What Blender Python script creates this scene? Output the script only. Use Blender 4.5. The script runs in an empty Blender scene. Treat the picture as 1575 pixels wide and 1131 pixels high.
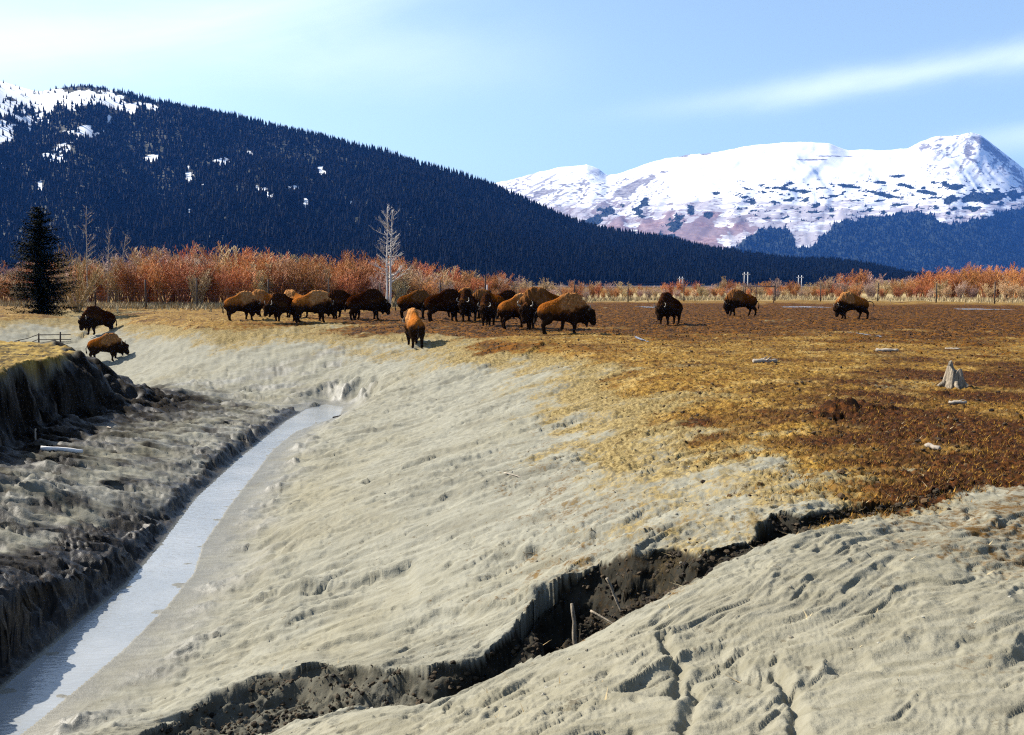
import bpy, math, random
import numpy as np
from mathutils import Vector

random.seed(7)
rng = np.random.default_rng(7)
S = bpy.context.scene
COL = S.collection
R = math.radians

# ------------------------------------------------------------------ camera
CAM_Z = 2.2
PITCH = 5.26
F = 1364.0                      # focal length of the photograph in its pixels
CX, CY = 787.5, 565.5
cam = bpy.data.cameras.new('camera')
cam.lens = 36.0 * F / 1575.0
cam.sensor_width = 36.0
cam.clip_start = 0.1
cam.clip_end = 60000
co = bpy.data.objects.new('camera', cam)
COL.objects.link(co)
co.location = (0, 0, CAM_Z)
co.rotation_euler = (R(90 - PITCH), 0, 0)
S.camera = co

# ------------------------------------------------------------------ light
SUN_EL, SUN_AZ = 39.0, -65.0    # azimuth clockwise from +Y: to the left and a little ahead
W = bpy.data.worlds.new('World')
S.world = W
W.use_nodes = True
SKY_STRENGTH = 0.075
HAZE = 3.3e-5
S.cycles.use_denoising = False
S.cycles.filter_width = 1.2
S.cycles.sample_clamp_indirect = 3.0
sun = bpy.data.lights.new('sun', 'SUN')
sun.energy = 5.0
sun.angle = R(0.5)
sun.color = (1.0, 0.93, 0.82)
so = bpy.data.objects.new('sun', sun)
COL.objects.link(so)
sd = Vector((math.sin(R(SUN_AZ)) * math.cos(R(SUN_EL)), math.cos(R(SUN_AZ)) * math.cos(R(SUN_EL)), math.sin(R(SUN_EL))))
so.rotation_euler = (-sd).to_track_quat('-Z', 'Y').to_euler()
S.view_settings.view_transform = 'Standard'
S.view_settings.look = 'None'
S.view_settings.gamma = 1.0
S.view_settings.use_curve_mapping = False
S.view_settings.exposure = 1.35


class NT:
    """small helper for node trees"""
    def __init__(self, tree):
        self.t = tree
        self.n = tree.nodes
    def add(self, kind, **kw):
        nd = self.n.new(kind)
        for k, v in kw.items():
            if k.startswith('i_'):
                key = k[2:]
                nd.inputs[int(key) if key.isdigit() else key].default_value = v
            else:
                setattr(nd, k, v)
        return nd
    def link(self, a, b):
        self.t.links.new(a, b)
    def math(self, op, a, b=None, c=None, clamp=False):
        nd = self.n.new('ShaderNodeMath')
        nd.operation = op
        nd.use_clamp = clamp
        for i, v in enumerate((a, b, c)):
            if v is None:
                continue
            if isinstance(v, (int, float)):
                nd.inputs[i].default_value = v
            else:
                self.link(v, nd.inputs[i])
        return nd.outputs[0]
    def mix(self, fac, a, b, blend='MIX'):
        nd = self.n.new('ShaderNodeMix')
        nd.data_type = 'RGBA'
        nd.blend_type = blend
        for s, v in ((nd.inputs[0], fac), (nd.inputs[6], a), (nd.inputs[7], b)):
            if isinstance(v, (int, float)):
                s.default_value = v
            elif isinstance(v, (tuple, list)):
                s.default_value = tuple(v) + ((1,) if len(v) == 3 else ())
            else:
                self.link(v, s)
        return nd.outputs[2]
    def ramp(self, fac, lo, hi):
        nd = self.n.new('ShaderNodeMapRange')
        nd.interpolation_type = 'SMOOTHSTEP'
        self.link(fac, nd.inputs[0])
        nd.inputs[1].default_value = lo
        nd.inputs[2].default_value = hi
        return nd.outputs[0]
    def noise(self, vec, scale, detail=4, rough=0.6, dist=0.0):
        nd = self.n.new('ShaderNodeTexNoise')
        if vec is not None:
            self.link(vec, nd.inputs['Vector'])
        nd.inputs['Scale'].default_value = scale
        nd.inputs['Detail'].default_value = detail
        nd.inputs['Roughness'].default_value = rough
        nd.inputs['Distortion'].default_value = dist
        return nd.outputs[0]


# sky: Nishita with two bands of cirrus
nt = NT(W.node_tree)
bg = W.node_tree.nodes['Background']
sky = nt.add('ShaderNodeTexSky')
sky.sky_type = 'NISHITA'
sky.sun_disc = False
sky.sun_elevation = R(SUN_EL)
sky.sun_rotation = R(SUN_AZ)
sky.altitude = 100
sky.air_density = 1.0
sky.dust_density = 1.4
sky.ozone_density = 2.0
tc = nt.add('ShaderNodeTexCoord')
sep = nt.add('ShaderNodeSeparateXYZ')
nt.link(tc.outputs['Generated'], sep.inputs[0])
X, Y, Z = sep.outputs
az = nt.math('ARCTAN2', X, Y)
el = nt.math('ARCSINE', Z)
cmb = nt.add('ShaderNodeCombineXYZ')
nt.link(az, cmb.inputs[0])
nt.link(el, cmb.inputs[1])


def band(a0, e0, slope, half, alo, ahi, soft, scale_u, scale_v, curve=0.0):
    """streak of cirrus along el = e0 + slope*(az-a0)"""
    da = nt.math('SUBTRACT', az, a0)
    line = nt.math('ADD', nt.math('MULTIPLY', da, slope), e0)
    if curve:
        line = nt.math('ADD', line, nt.math('MULTIPLY', nt.math('MULTIPLY', da, da), curve))
    d = nt.math('SUBTRACT', el, line)
    mp = nt.add('ShaderNodeCombineXYZ')
    nt.link(nt.math('MULTIPLY', az, scale_u), mp.inputs[0])
    nt.link(nt.math('MULTIPLY', d, scale_v), mp.inputs[1])
    n = nt.noise(mp.outputs[0], 1.0, 5, 0.6, 0.5)
    w = nt.math('ADD', half * 0.35, nt.math('MULTIPLY', n, half * 1.3))
    x = nt.math('DIVIDE', d, w)
    g = nt.math('POWER', 2.718, nt.math('MULTIPLY', nt.math('MULTIPLY', x, x), -1.0))
    g = nt.math('MULTIPLY', g, nt.math('MULTIPLY_ADD', n, 1.1, 0.25))
    g = nt.math('MULTIPLY', g, nt.ramp(az, alo, alo + soft))
    inv = nt.math('SUBTRACT', 1.0, nt.ramp(az, ahi - soft, ahi))
    return nt.math('MULTIPLY', g, inv, clamp=True)


b1 = band(0.50, 0.2165, 0.078, 0.0125, 0.02, 1.5, 0.42, 5, 16)
b2 = band(-0.42, 0.243, 0.235, 0.026, -1.2, 0.10, 0.40, 3, 26)
b5 = band(-0.60, 0.275, 0.10, 0.060, -1.6, 0.0, 0.45, 3, 14)
b3 = band(-0.20, 0.235, 0.05, 0.035, -1.2, 0.15, 0.30, 5, 12)
b4 = band(0.56, 0.145, 0.05, 0.012, 0.40, 1.4, 0.12, 6, 20)
tot = nt.math('ADD', nt.math('MULTIPLY', b1, 0.62), nt.math('MULTIPLY', b2, 0.42))
tot = nt.math('ADD', tot, nt.math('MULTIPLY', b3, 0.30))
tot = nt.math('ADD', tot, nt.math('MULTIPLY', b5, 0.20))
tot = nt.math('ADD', tot, nt.math('MULTIPLY', b4, 0.45), clamp=True)
skyc = nt.mix(.10, nt.mix(1.0, sky.outputs[0], (0.97, 1.07, 1.07), 'MULTIPLY'), (7.2, 8.0, 8.6))
cl = nt.mix(tot, skyc, (7.2, 8.0, 8.6))
nt.link(cl, bg.inputs['Color'])
bg.inputs['Strength'].default_value = SKY_STRENGTH


# ------------------------------------------------------------------ helpers
def tag(o, label=None, cat=None, group=None, kind=None):
    if label:
        o['label'] = label
    if cat:
        o['category'] = cat
    if group:
        o['group'] = group
    if kind:
        o['kind'] = kind
    return o


def empty(name, loc=(0, 0, 0), rz=0.0):
    o = bpy.data.objects.new(name, None)
    o.empty_display_size = 0.2
    o.location = loc
    o.rotation_euler = (0, 0, rz)
    COL.objects.link(o)
    return o


def link(name, me, mat=None, parent=None, loc=None, rz=None):
    o = bpy.data.objects.new(name, me)
    if mat is not None and len(me.materials) == 0:
        me.materials.append(mat)
    COL.objects.link(o)
    if parent is not None:
        o.parent = parent
    if loc is not None:
        o.location = loc
    if rz is not None:
        o.rotation_euler = (0, 0, rz)
    return o


def mesh_np(name, V, Fq, smooth=True, attrs=None):
    """mesh from numpy arrays; Fq is (n,3) or (n,4)"""
    me = bpy.data.meshes.new(name)
    V = np.asarray(V, np.float32)
    Fq = np.asarray(Fq, np.int32)
    k = Fq.shape[1]
    me.vertices.add(len(V))
    me.vertices.foreach_set('co', V.ravel())
    me.loops.add(Fq.size)
    me.loops.foreach_set('vertex_index', Fq.ravel())
    me.polygons.add(len(Fq))
    me.polygons.foreach_set('loop_start', np.arange(0, Fq.size, k, dtype=np.int32))
    me.polygons.foreach_set('use_smooth', np.full(len(Fq), smooth, bool))
    for an, arr in (attrs or {}).items():
        arr = np.asarray(arr, np.float32)
        if arr.ndim == 1:
            a = me.attributes.new(an, 'FLOAT', 'POINT')
            a.data.foreach_set('value', arr)
        else:
            a = me.attributes.new(an, 'FLOAT_COLOR', 'POINT')
            c4 = np.ones((len(arr), 4), np.float32)
            c4[:, :3] = arr
            a.data.foreach_set('color', c4.ravel())
    me.update(calc_edges=True)
    me.validate()
    return me


class MB:
    def __init__(self):
        self.v, self.f, self.n = [], [], 0
    def tube(self, pts, rad, sides=3, cap=True):
        pts = [np.asarray(p, float) for p in pts]
        ring = []
        m = len(pts)
        for i, p in enumerate(pts):
            t = pts[min(i + 1, m - 1)] - pts[max(i - 1, 0)]
            t = t / (np.linalg.norm(t) + 1e-9)
            a = np.array((0, 0, 1.0)) if abs(t[2]) < 0.9 else np.array((1.0, 0, 0))
            u = np.cross(t, a)
            u /= np.linalg.norm(u)
            w = np.cross(t, u)
            r = rad[i]
            base = self.n
            for k in range(sides):
                an = 2 * math.pi * k / sides
                self.v.append(p + r * (math.cos(an) * u + math.sin(an) * w))
            self.n += sides
            ring.append(base)
        for i in range(m - 1):
            for k in range(sides):
                k2 = (k + 1) % sides
                self.f.append((ring[i] + k, ring[i] + k2, ring[i + 1] + k2, ring[i + 1] + k))
        if cap:
            self.f.append(tuple(ring[0] + k for k in reversed(range(sides))))
            self.f.append(tuple(ring[-1] + k for k in range(sides)))
    def poly(self, pts, faces):
        b = self.n
        self.v.extend(np.asarray(p, float) for p in pts)
        self.n += len(pts)
        for f in faces:
            self.f.append(tuple(b + i for i in f))
    def box(self, c, s, rz=0.0):
        c = np.asarray(c, float)
        cs, sn = math.cos(rz), math.sin(rz)
        P = []
        for dz in (-1, 1):
            for dx, dy in ((-1, -1), (1, -1), (1, 1), (-1, 1)):
                x, y = dx * s[0] / 2, dy * s[1] / 2
                P.append(c + np.array((x * cs - y * sn, x * sn + y * cs, dz * s[2] / 2)))
        self.poly(P, [(3, 2, 1, 0), (4, 5, 6, 7), (0, 1, 5, 4), (1, 2, 6, 5), (2, 3, 7, 6), (3, 0, 4, 7)])
    def mesh(self, name, smooth=True):
        me = bpy.data.meshes.new(name)
        me.from_pydata([tuple(v) for v in self.v], [], self.f)
        if smooth:
            me.polygons.foreach_set('use_smooth', [True] * len(me.polygons))
        me.update()
        return me
    def build(self, name, mat, parent=None, smooth=True):
        return link(name, self.mesh(name, smooth), mat, parent)


# ------------------------------------------------------------------ noise (numpy)
_perm = np.random.default_rng(3).permutation(256).astype(np.int32)
_perm = np.concatenate([_perm, _perm, _perm])
_g2 = np.stack([np.cos(np.arange(256) * 2 * np.pi / 256), np.sin(np.arange(256) * 2 * np.pi / 256)], 1).astype(np.float32)
_g2 = _g2[np.random.default_rng(4).permutation(256)]


def n2(x, y):
    x = np.asarray(x, np.float32)
    y = np.asarray(y, np.float32)
    xi = np.floor(x).astype(np.int32)
    yi = np.floor(y).astype(np.int32)
    fx, fy = x - xi, y - yi
    xi &= 255
    yi &= 255
    u = fx * fx * fx * (fx * (fx * 6 - 15) + 10)
    v = fy * fy * fy * (fy * (fy * 6 - 15) + 10)
    def g(ix, iy, dx, dy):
        h = _perm[_perm[ix & 255] + (iy & 255)]
        gr = _g2[h]
        return gr[..., 0] * dx + gr[..., 1] * dy
    a = g(xi, yi, fx, fy)
    b = g(xi + 1, yi, fx - 1, fy)
    c = g(xi, yi + 1, fx, fy - 1)
    d = g(xi + 1, yi + 1, fx - 1, fy - 1)
    return (a + u * (b - a) + v * ((c + u * (d - c)) - (a + u * (b - a)))) * 1.5


def fbm(x, y, oct=4, gain=0.5, lac=2.03):
    s, a, f = 0, 1.0, 1.0
    for i in range(oct):
        s = s + a * n2(x * f + 17.3 * i, y * f - 9.1 * i)
        a *= gain
        f *= lac
    return s


def sst(a, b, x):
    t = np.clip((x - a) / (b - a), 0, 1)
    return t * t * (3 - 2 * t)


# ------------------------------------------------------------------ photograph pixel -> place
_cp, _sp = math.cos(R(PITCH)), math.sin(R(PITCH))


def ray(px, py):
    xc, yc = (px - CX) / F, -(py - CY) / F
    return np.array((xc, _cp + yc * _sp, -_sp + yc * _cp))


def at(px, py, z):
    d = ray(px, py)
    t = (z - CAM_Z) / d[2]
    return d[0] * t, d[1] * t


def atd(px, py, y):
    """point on the ray at depth y"""
    d = ray(px, py)
    t = y / d[1]
    return d[0] * t, y, CAM_Z + d[2] * t


# ------------------------------------------------------------------ ground height
WATER = -2.8
CTRL = [  # pixel x, pixel y, height
    (1575, 470, 0), (1300, 470, 0), (1000, 472, 0), (800, 475, 0), (600, 478, 0), (400, 480, 0), (250, 478, 0),
    (1575, 500, 0), (1300, 500, 0), (1050, 505, 0), (860, 515, 0), (1575, 560, 0), (1350, 560, 0), (1150, 560, -.03),
    (1575, 650, 0), (1400, 650, 0), (1575, 720, 0), (1450, 720, -.02), (1300, 640, -.04), (1330, 720, -.05),
    (436, 497, -.06), (560, 495, -.05), (660, 500, -.06), (300, 500, -.1), (210, 492, -.1), (360, 500, -.08),
    (636, 535, -.65), (760, 525, -.08), (900, 545, -.06), (1000, 575, -.07), (500, 530, -.75), (400, 530, -.9),
    (300, 570, -2.05), (300, 600, -2.45), (400, 565, -1.75), (480, 632, -2.75), (420, 600, -2.45), (165, 556, -2.3), (230, 560, -2.2),
    (150, 514, -1.0), (230, 520, -1.0), (120, 505, -.9), (0, 505, -1.3), (60, 512, -1.7), (50, 482, 0), (-80, 480, 0), (160, 484, -.1), (0, 488, -.3),
    (-60, 640, -1.95),
    (0, 740, -1.8), (100, 715, -1.95), (170, 690, -2.1), (215, 645, -2.25), (245, 605, -2.3), (110, 650, -2.1), (30, 690, -1.95), (-120, 740, -1.85),
    (300, 650, -2.4), (330, 680, -2.45), (250, 740, -2.5), (380, 650, -2.55), (430, 622, -2.58), (150, 760, -2.1),
    (0, 840, -1.95), (120, 830, -2.25), (190, 820, -2.45), (0, 905, -1.9), (70, 890, -2.1), (-120, 860, -1.7), (-100, 1000, -1.6), (30, 960, -1.95),
    (560, 600, -1.95), (600, 640, -2.0), (700, 600, -1.35), (800, 570, -.65), (900, 600, -.5), (530, 680, -2.35), (450, 720, -2.6),
    (400, 900, -2.45), (340, 860, -2.7), (500, 800, -2.1), (700, 700, -1.4), (900, 650, -.7), (1000, 700, -.5), (1150, 640, -.1),
    (800, 800, -1.15), (600, 900, -1.85), (700, 1000, -1.5), (400, 1000, -2.3), (280, 1060, -2.5), (180, 1080, -2.7),
    (900, 840, -.9), (1000, 800, -.55), (1100, 760, -.3), (1200, 740, -.12),
    (1200, 820, -.12), (1000, 930, -.42), (850, 1010, -.68), (650, 1080, -1.05), (450, 1112, -1.5), (380, 1131, -1.7),
    (800, 1131, -.35), (1200, 1000, -.16), (1575, 1000, .05), (1575, 850, 0), (1400, 780, -.03), (1200, 1131, -.02), (600, 1131, -.85), (1400, 900, 0), (1000, 1131, -.15),
]
pts = []
for px_, py_, z_ in CTRL:
    x_, y_ = at(px_, py_, z_)
    pts.append((x_, y_, z_))
for a_ in range(-180, 181, 30):
    pts.append((1.2 * math.sin(R(a_)), 1.2 * math.cos(R(a_)), .35))
    if abs(a_) > 70:
        pts.append((6 * math.sin(R(a_)), 6 * math.cos(R(a_)), .2))
        pts.append((30 * math.sin(R(a_)), 30 * math.cos(R(a_)), .0))
for a_ in range(-60, 61, 15):
    pts.append((95 * math.sin(R(a_)), 95 * math.cos(R(a_)), 0))
pts += [(7, 6, .05), (10, 10, .02), (14, 16, 0), (22, 25, 0), (-12, 7, -1.2), (-16, 12, -1.6), (-9, 4, -1.2), (-25, 30, -1.9), (-24, 20, -1.8), (-6, 4, -1.6)]
pts = np.array(pts)


def lp(x, y):
    r = np.hypot(x, y)
    return np.arctan2(x, y) * 1.3, np.log(np.maximum(r, .8))


def _U(d2):
    return d2 * np.log(d2 + 1e-9) * 0.5


cu, cv = lp(pts[:, 0], pts[:, 1])
N = len(cu)
K = _U((cu[:, None] - cu) ** 2 + (cv[:, None] - cv) ** 2) + np.eye(N) * 1e-3
Pm = np.stack([np.ones(N), cu, cv], 1)
A = np.block([[K, Pm], [Pm.T, np.zeros((3, 3))]])
sol = np.linalg.solve(A, np.concatenate([pts[:, 2], np.zeros(3)]))


def base_h(x, y):
    u, v = lp(x, y)
    out = (sol[N] + sol[N + 1] * u + sol[N + 2] * v).astype(np.float32)
    u = u.astype(np.float32)
    v = v.astype(np.float32)
    for i in range(N):
        d2 = (u - np.float32(cu[i])) ** 2 + (v - np.float32(cv[i])) ** 2
        out += np.float32(sol[i] * .5) * d2 * np.log(d2 + np.float32(1e-9))
    r = np.hypot(x, y)
    far = sst(78, 100, r)
    out = np.clip(out, -3.0, .6)
    out = np.where(r > 22, np.minimum(out, .02 + .15 * np.maximum(out - .02, 0)), out)
    return out * (1 - far)


def poly_world(pix, z):
    return np.array([at(p[0], p[1], z if len(p) < 3 else p[2]) for p in pix])


def seg_dist(x, y, P, closed=False):
    """distance to a polyline, arc parameter (0..n) of the nearest point and signed side"""
    best = np.full(x.shape, 1e9, np.float32)
    par = np.zeros(x.shape, np.float32)
    side = np.zeros(x.shape, np.float32)
    n = len(P)
    for i in range(n if closed else n - 1):
        a, b = P[i], P[(i + 1) % n]
        ex, ey = b[0] - a[0], b[1] - a[1]
        L2 = ex * ex + ey * ey + 1e-12
        t = np.clip(((x - a[0]) * ex + (y - a[1]) * ey) / L2, 0, 1)
        dx, dy = x - a[0] - t * ex, y - a[1] - t * ey
        d = dx * dx + dy * dy
        m = d < best
        best = np.where(m, d, best)
        par = np.where(m, i + t, par)
        side = np.where(m, np.sign(ex * (y - a[1]) - ey * (x - a[0])), side)
    return np.sqrt(best), par, side


def inside(x, y, P):
    r = np.zeros(x.shape, bool)
    j = len(P) - 1
    for i in range(len(P)):
        xi, yi, xj, yj = P[i][0], P[i][1], P[j][0], P[j][1]
        c = ((yi > y) != (yj > y)) & (x < (xj - xi) * (y - yi) / (yj - yi + 1e-12) + xi)
        r ^= c
        j = i
    return r


CREEK_L = [(-160, 1150), (0, 1062), (60, 1012), (125, 955), (195, 900), (250, 835), (300, 768), (372, 702), (440, 648), (474, 628)]
CREEK_R = [(500, 622), (528, 626), (522, 640), (500, 648), (455, 664), (420, 692), (352, 780), (312, 838), (298, 882), (255, 935), (190, 1000), (105, 1072), (10, 1150), (-200, 1300)]
cl_w, cr_w = poly_world(CREEK_L, WATER), poly_world(CREEK_R, WATER)
creek = np.concatenate([cl_w, cr_w])

LIP = [(1500, 738, 0), (1400, 765, -.03), (1300, 775, -.05), (1235, 790, -.08), (1190, 782, -.1), (1150, 815, -.14), (1090, 838, -.28), (1040, 822, -.36), (975, 842, -.52), (930, 835, -.66), (880, 858, -.8), (828, 885, -.95),
       (805, 940, -1.2), (790, 985, -1.35), (715, 1028, -1.55), (640, 1042, -1.7), (560, 1028, -1.85), (490, 1024, -2.0), (425, 1034, -2.1), (330, 1070, -2.3), (270, 1115, -2.4), (200, 1200, -2.5)]
NEAR = [(420, 1140, -1.7), (470, 1108, -1.5), (560, 1092, -1.25), (650, 1082, -1.05), (720, 1062, -.95), (800, 1035, -.8), (870, 1000, -.64), (940, 965, -.52), (1010, 930, -.42), (1080, 890, -.28), (1150, 850, -.18), (1220, 822, -.12), (1300, 800, -.08), (1400, 785, -.04), (1500, 745, 0)]
lip_w, near_w = poly_world(LIP, 0), poly_world(NEAR, 0)
crack = np.concatenate([lip_w, near_w])
lip_depth = np.array([.10, .32, .36, .36, .40, .30, .36, .44, .55, .62, .78, .85, .80, .62, .52, .45, .40, .38, .36, .34, .32, .3])

SCARPS = [  # polyline in pixels with height, step down (m), reach (m), which side drops (+1 left of travel)
    ([(-40, 770, -1.9), (60, 775, -2.0), (120, 800, -2.15), (185, 822, -2.4)], .38, 1.6),
    ([(640, 832, -1.45), (590, 850, -1.6), (520, 872, -1.85), (440, 880, -2.05), (380, 892, -2.25)], .12, 1.0),
    ([(455, 610, -2.45), (400, 606, -2.4), (340, 602, -2.4)], .12, 1.5),
    ([(850, 532, -.2), (800, 552, -.45), (745, 570, -.9)], .07, 2.0),
    ([(585, 736, -2.0), (550, 746, -2.1)], .17, .6),
    ([(420, 812, -2.4), (395, 822, -2.42), (365, 826, -2.5)], .15, .5),
    ([(430, 770, -2.5), (395, 772, -2.5)], .13, .5),
    ([(500, 688, -2.4), (455, 700, -2.5)], .12, .7),
    ([(180, 483, -.1), (140, 490, -.15), (110, 500, -.3)], .2, 3.0),
    ([(830, 880, -.9), (770, 905, -1.2), (680, 925, -1.55), (560, 965, -1.9), (480, 985, -2.0)], .07, 1.1),
    ([(1040, 795, -.45), (900, 815, -.85), (760, 842, -1.25)], .09, .7),
    ([(1120, 985, -.2), (1060, 1000, -.25), (990, 1040, -.3), (940, 1085, -.35)], .05, .5),
    ([(1330, 990, -.02), (1270, 1000, -.06), (1265, 1030, -.08)], .05, .5),
]
SC = [(poly_world(p, 0), h, w) for p, h, w in SCARPS]
# erosion runnels on the near bank
RUNS = [[(1196, 1022, -.12), (1210, 1055, -.1), (1222, 1080, -.08), (1224, 1110, -.06), (1218, 1145, -.03)],
        [(1062, 1045, -.22), (1072, 1066, -.2), (1068, 1090, -.18), (1050, 1125, -.15)],
        [(1020, 990, -.34), (1045, 1030, -.26), (1040, 1080, -.2)],
        [(240, 1000, -2.6), (310, 960, -2.45)]]
RN = [poly_world(p, 0) for p in RUNS]
GRASS = [(560, 500, -.1), (700, 540, -.3), (780, 560, -.5), (860, 605, -.6), (940, 650, -.55), (1060, 655, -.25), (1160, 685, -.12), (1240, 735, -.08), (1320, 770, -.05), (1500, 742, 0), (1800, 760, 0)]
grass_w = poly_world(GRASS, 0)
HOLES = [(1285, 642, -.04, .28, .6), (1196, 800, -.12, .22, .4), (1012, 675, -.55, .2, .12), (500, 886, -2.0, .10, .12)]
HO = [(*at(p[0], p[1], p[2]), p[3], p[4]) for p in HOLES]
MOUNDS = [(1290, 632, -.02, .36, .16), (462, 884, -2.0, .28, .10), (1330, 632, -.03, .6, .12), (1230, 650, -.05, .5, .10), (20, 752, -1.9, .9, .28), (-10, 800, -2.0, .8, .1)]
MO = [(*at(p[0], p[1], p[2]), p[3], p[4]) for p in MOUNDS]


BASEY = [(-120, 118), (0, 104), (150, 92), (350, 92), (600, 98), (800, 120), (1000, 140), (1200, 148), (1400, 138), (1575, 124), (1680, 120)]
PLAT = np.array([(-12.2, 4), (-12.6, 12), (-13.0, 18), (-14.0, 24.2), (-15.3, 30.5), (-17.4, 34), (-20.6, 37), (-26, 40), (-45, 43), (-60, 30), (-60, 4)])


def fields(x, y):
    """everything known about the ground at x, y: height and cover"""
    x = np.asarray(x, np.float32)
    y = np.asarray(y, np.float32)
    r = np.hypot(x, y)
    z = base_h(x, y)
    near = r < 100
    # the grassy headland on the left with its cut bank
    dp, pp, _ = seg_dist(x, y, PLAT, True)
    inp = inside(x, y, PLAT)
    ep = np.where(inp, -dp, dp) + .30 * fbm(x * .9, y * .9, 3, .42)
    wid = .75 + 2.9 * sst(27, 36, y)
    top = -.12 + .05 * n2(x * .3, y * .3)
    ew = np.clip(ep / wid, 0, 1)
    hl = (1 - np.clip(sst(0, 1, ew) + .20 * fbm(y * .7 + x * .3, ew * 2.2, 3, .38) * sst(0, .2, ew) * (1 - sst(.75, 1, ew)), 0, 1)) * (r < 70)
    z = np.maximum(z, z + (top - z) * hl)
    # debris at the foot of the bank
    z = z + .25 * np.exp(-((ep - wid) / .8) ** 2) * (r < 70) * (.5 + .8 * fbm(x * 1.3, y * 1.3, 3))
    # creek
    ins = inside(x, y, creek)
    # scarps
    wob = .10 * fbm(x * 1.7, y * 1.7, 3)
    for P, h, w in SC:
        d, par, side = seg_dist(x, y, P)
        n = len(P) - 1
        endf = sst(0, .35, par) * (1 - sst(n - .35, n, par))
        d2 = d + wob * min(1, w)
        z = z - h * endf * np.where(side > 0, sst(-.02, .05 + h * .5, d2) * np.exp(-np.maximum(d, 0) / w), 0)
        z = z + .25 * h * endf * np.where(side <= 0, np.exp(-d / (w * .35)), 0)
    for P in RN:
        d, par, side = seg_dist(x, y, P)
        dd = d + .03 * n2(x * 9, y * 9)
        z = z - .05 * np.exp(-(dd / .035) ** 2) + .012 * np.exp(-((dd - .08) / .05) ** 2)
    for hx, hy, hr, hd in HO:
        d = np.hypot(x - hx, y - hy) + .12 * n2(x * 5 + 3, y * 5)
        z = z - hd * (1 - sst(hr * .5, hr * 1.1, d))
    for hx, hy, hr, hd in MO:
        d = np.hypot(x - hx, y - hy)
        z = z + hd * np.exp(-(d / hr) ** 2) * (1 + .5 * n2(x * 4, y * 4))
    # which side of the gully: the near bank
    dl, pl, sl = seg_dist(x, y, lip_w)
    dn, pn, sn = seg_dist(x, y, near_w)
    incr = inside(x, y, crack)
    nearside = np.where(incr, 0, sst(-.3, .6, np.where((r < 12) & (dn < dl) & ~incr, dn, -dn)))
    # cover
    wobble = fbm(x * .22, y * .22, 4)
    w2 = fbm(x * .9, y * .9, 3)
    field = sst(-.55, -.02, z + .22 * wobble + .10 * w2)
    field = field * (1 - nearside * sst(-1.5, .6, 6.8 - x + 1.2 * w2 + .8 * wobble))
    field = np.where(x < -12, field * sst(40, 50, r + 4 * wobble), field)
    db, pb, sb = seg_dist(x, y, grass_w)
    ongrass = sst(-2.8, .9, np.where(sb > 0, db, -db) + 1.5 * w2 + .9 * wobble)
    ongrass = np.where((x > -4) & (r < 34), ongrass, 1)
    field = field * ongrass
    plateau = (1 - sst(.02, .22, ep)) * (r < 70)
    face = sst(.05, .3, ep) * (1 - sst(wid + 1.0, wid + 3.6, ep + .8 * w2)) * (r < 60)  # headland's shade painted in: bank face and the floor below it
    field = field * (1 - plateau)
    tan = np.clip(sst(-1.75, -.1, z + .45 * wobble + .25 * w2), 0, 1) * (1 - nearside) * (r > 7) * (1 - face) * (.42 + .58 * ongrass)
    dark = sst(25, 52, r + 10 * wobble + 10 * sst(5, -10, x)) * field * sst(-22, -6, x + 5 * wobble) * (1 - sst(105, 135, r))
    dark = np.maximum(dark, sst(.45, .8, wobble + .5) * .0)
    pxx = CX + F * x / np.maximum(y, 1)
    ye = np.interp(pxx, [b_[0] for b_ in BASEY], [b_[1] for b_ in BASEY])
    straw = sst(-11, -3, y - ye + 3 * wobble) * (y > 40) * (r < 260) * sst(700, 950, pxx)
    redd = sst(23, 14, r + 3 * wobble) * sst(2.8, 7.5, x + 2.2 * wobble + .8 * w2)
    redd = np.maximum(redd, .75 * sst(5, 13, x + 2 * wobble + .22 * (20 - r)) * sst(36, 24, r + 4 * wobble))
    speck = np.maximum(nearside * sst(.3, 4.5, x + 1.5 * wobble) * sst(3.5, 6, r), .8 * (1 - nearside) * (1 - ongrass) * sst(-3, 1.5, x) * (r < 20))
    # relief
    mud = 1 - np.clip(field + plateau, 0, 1)
    # streaks run down the slope, roughly along x and a little away
    def mud_relief(x, y, deg, soft):
        ca, sa = math.cos(R(deg)), math.sin(R(deg))
        s1 = x * ca + y * sa + .35 * fbm(x * .6, y * .6, 2)
        t1 = -x * sa + y * ca + .25 * fbm(x * .8 + 5, y * .8, 2)
        n = fbm(s1 * .36, t1 * 1.9, 4, .52)
        tt = n * 3.2 + 40
        fr = tt - np.floor(tt)
        terr = np.floor(tt) + sst(.62, 1.0, fr) - 40
        amp = .35 + .65 * sst(-.4, .5, fbm(x * .35 + 9, y * .35, 2))
        rel = amp * (.025 * soft * terr + .03 * n)
        rel += (.011 + .016 * soft * sst(-.1, .5, fbm(x * .4 + 31, y * .4, 2))) * fbm(s1 * 1.9, t1 * 6.5, 5, .6)
        rid = 1 - np.abs(fbm(s1 * 1.6 + 3, t1 * 4.2, 3))
        rel += .032 * soft * amp * np.clip(rid - .55, 0, 1) * 2 + .006 * fbm(s1 * 8, t1 * 20, 3, .6)
        rel += .05 * fbm(x * .5, y * .5, 3)
        rel += sst(18, 34, np.hypot(x, y)) * .075 * fbm(s1 * .8, t1 * 2.4 + .5 * s1, 4, .6)
        # short grooves and slumps along the flow
        rel -= .040 * soft * sst(.42, .62, fbm(s1 * 1.1 + 40, t1 * 5.5, 3, .5))
        rel -= .014 * sst(.30, .55, fbm(s1 * 2.6 + 70, t1 * 9 + 3, 3, .5)) * sst(-.2, .4, fbm(x * .3 + 50, y * .3, 2))
        return rel
    relief = mud_relief(x, y, 9, 1.0)
    kb = nearside > .01
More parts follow.
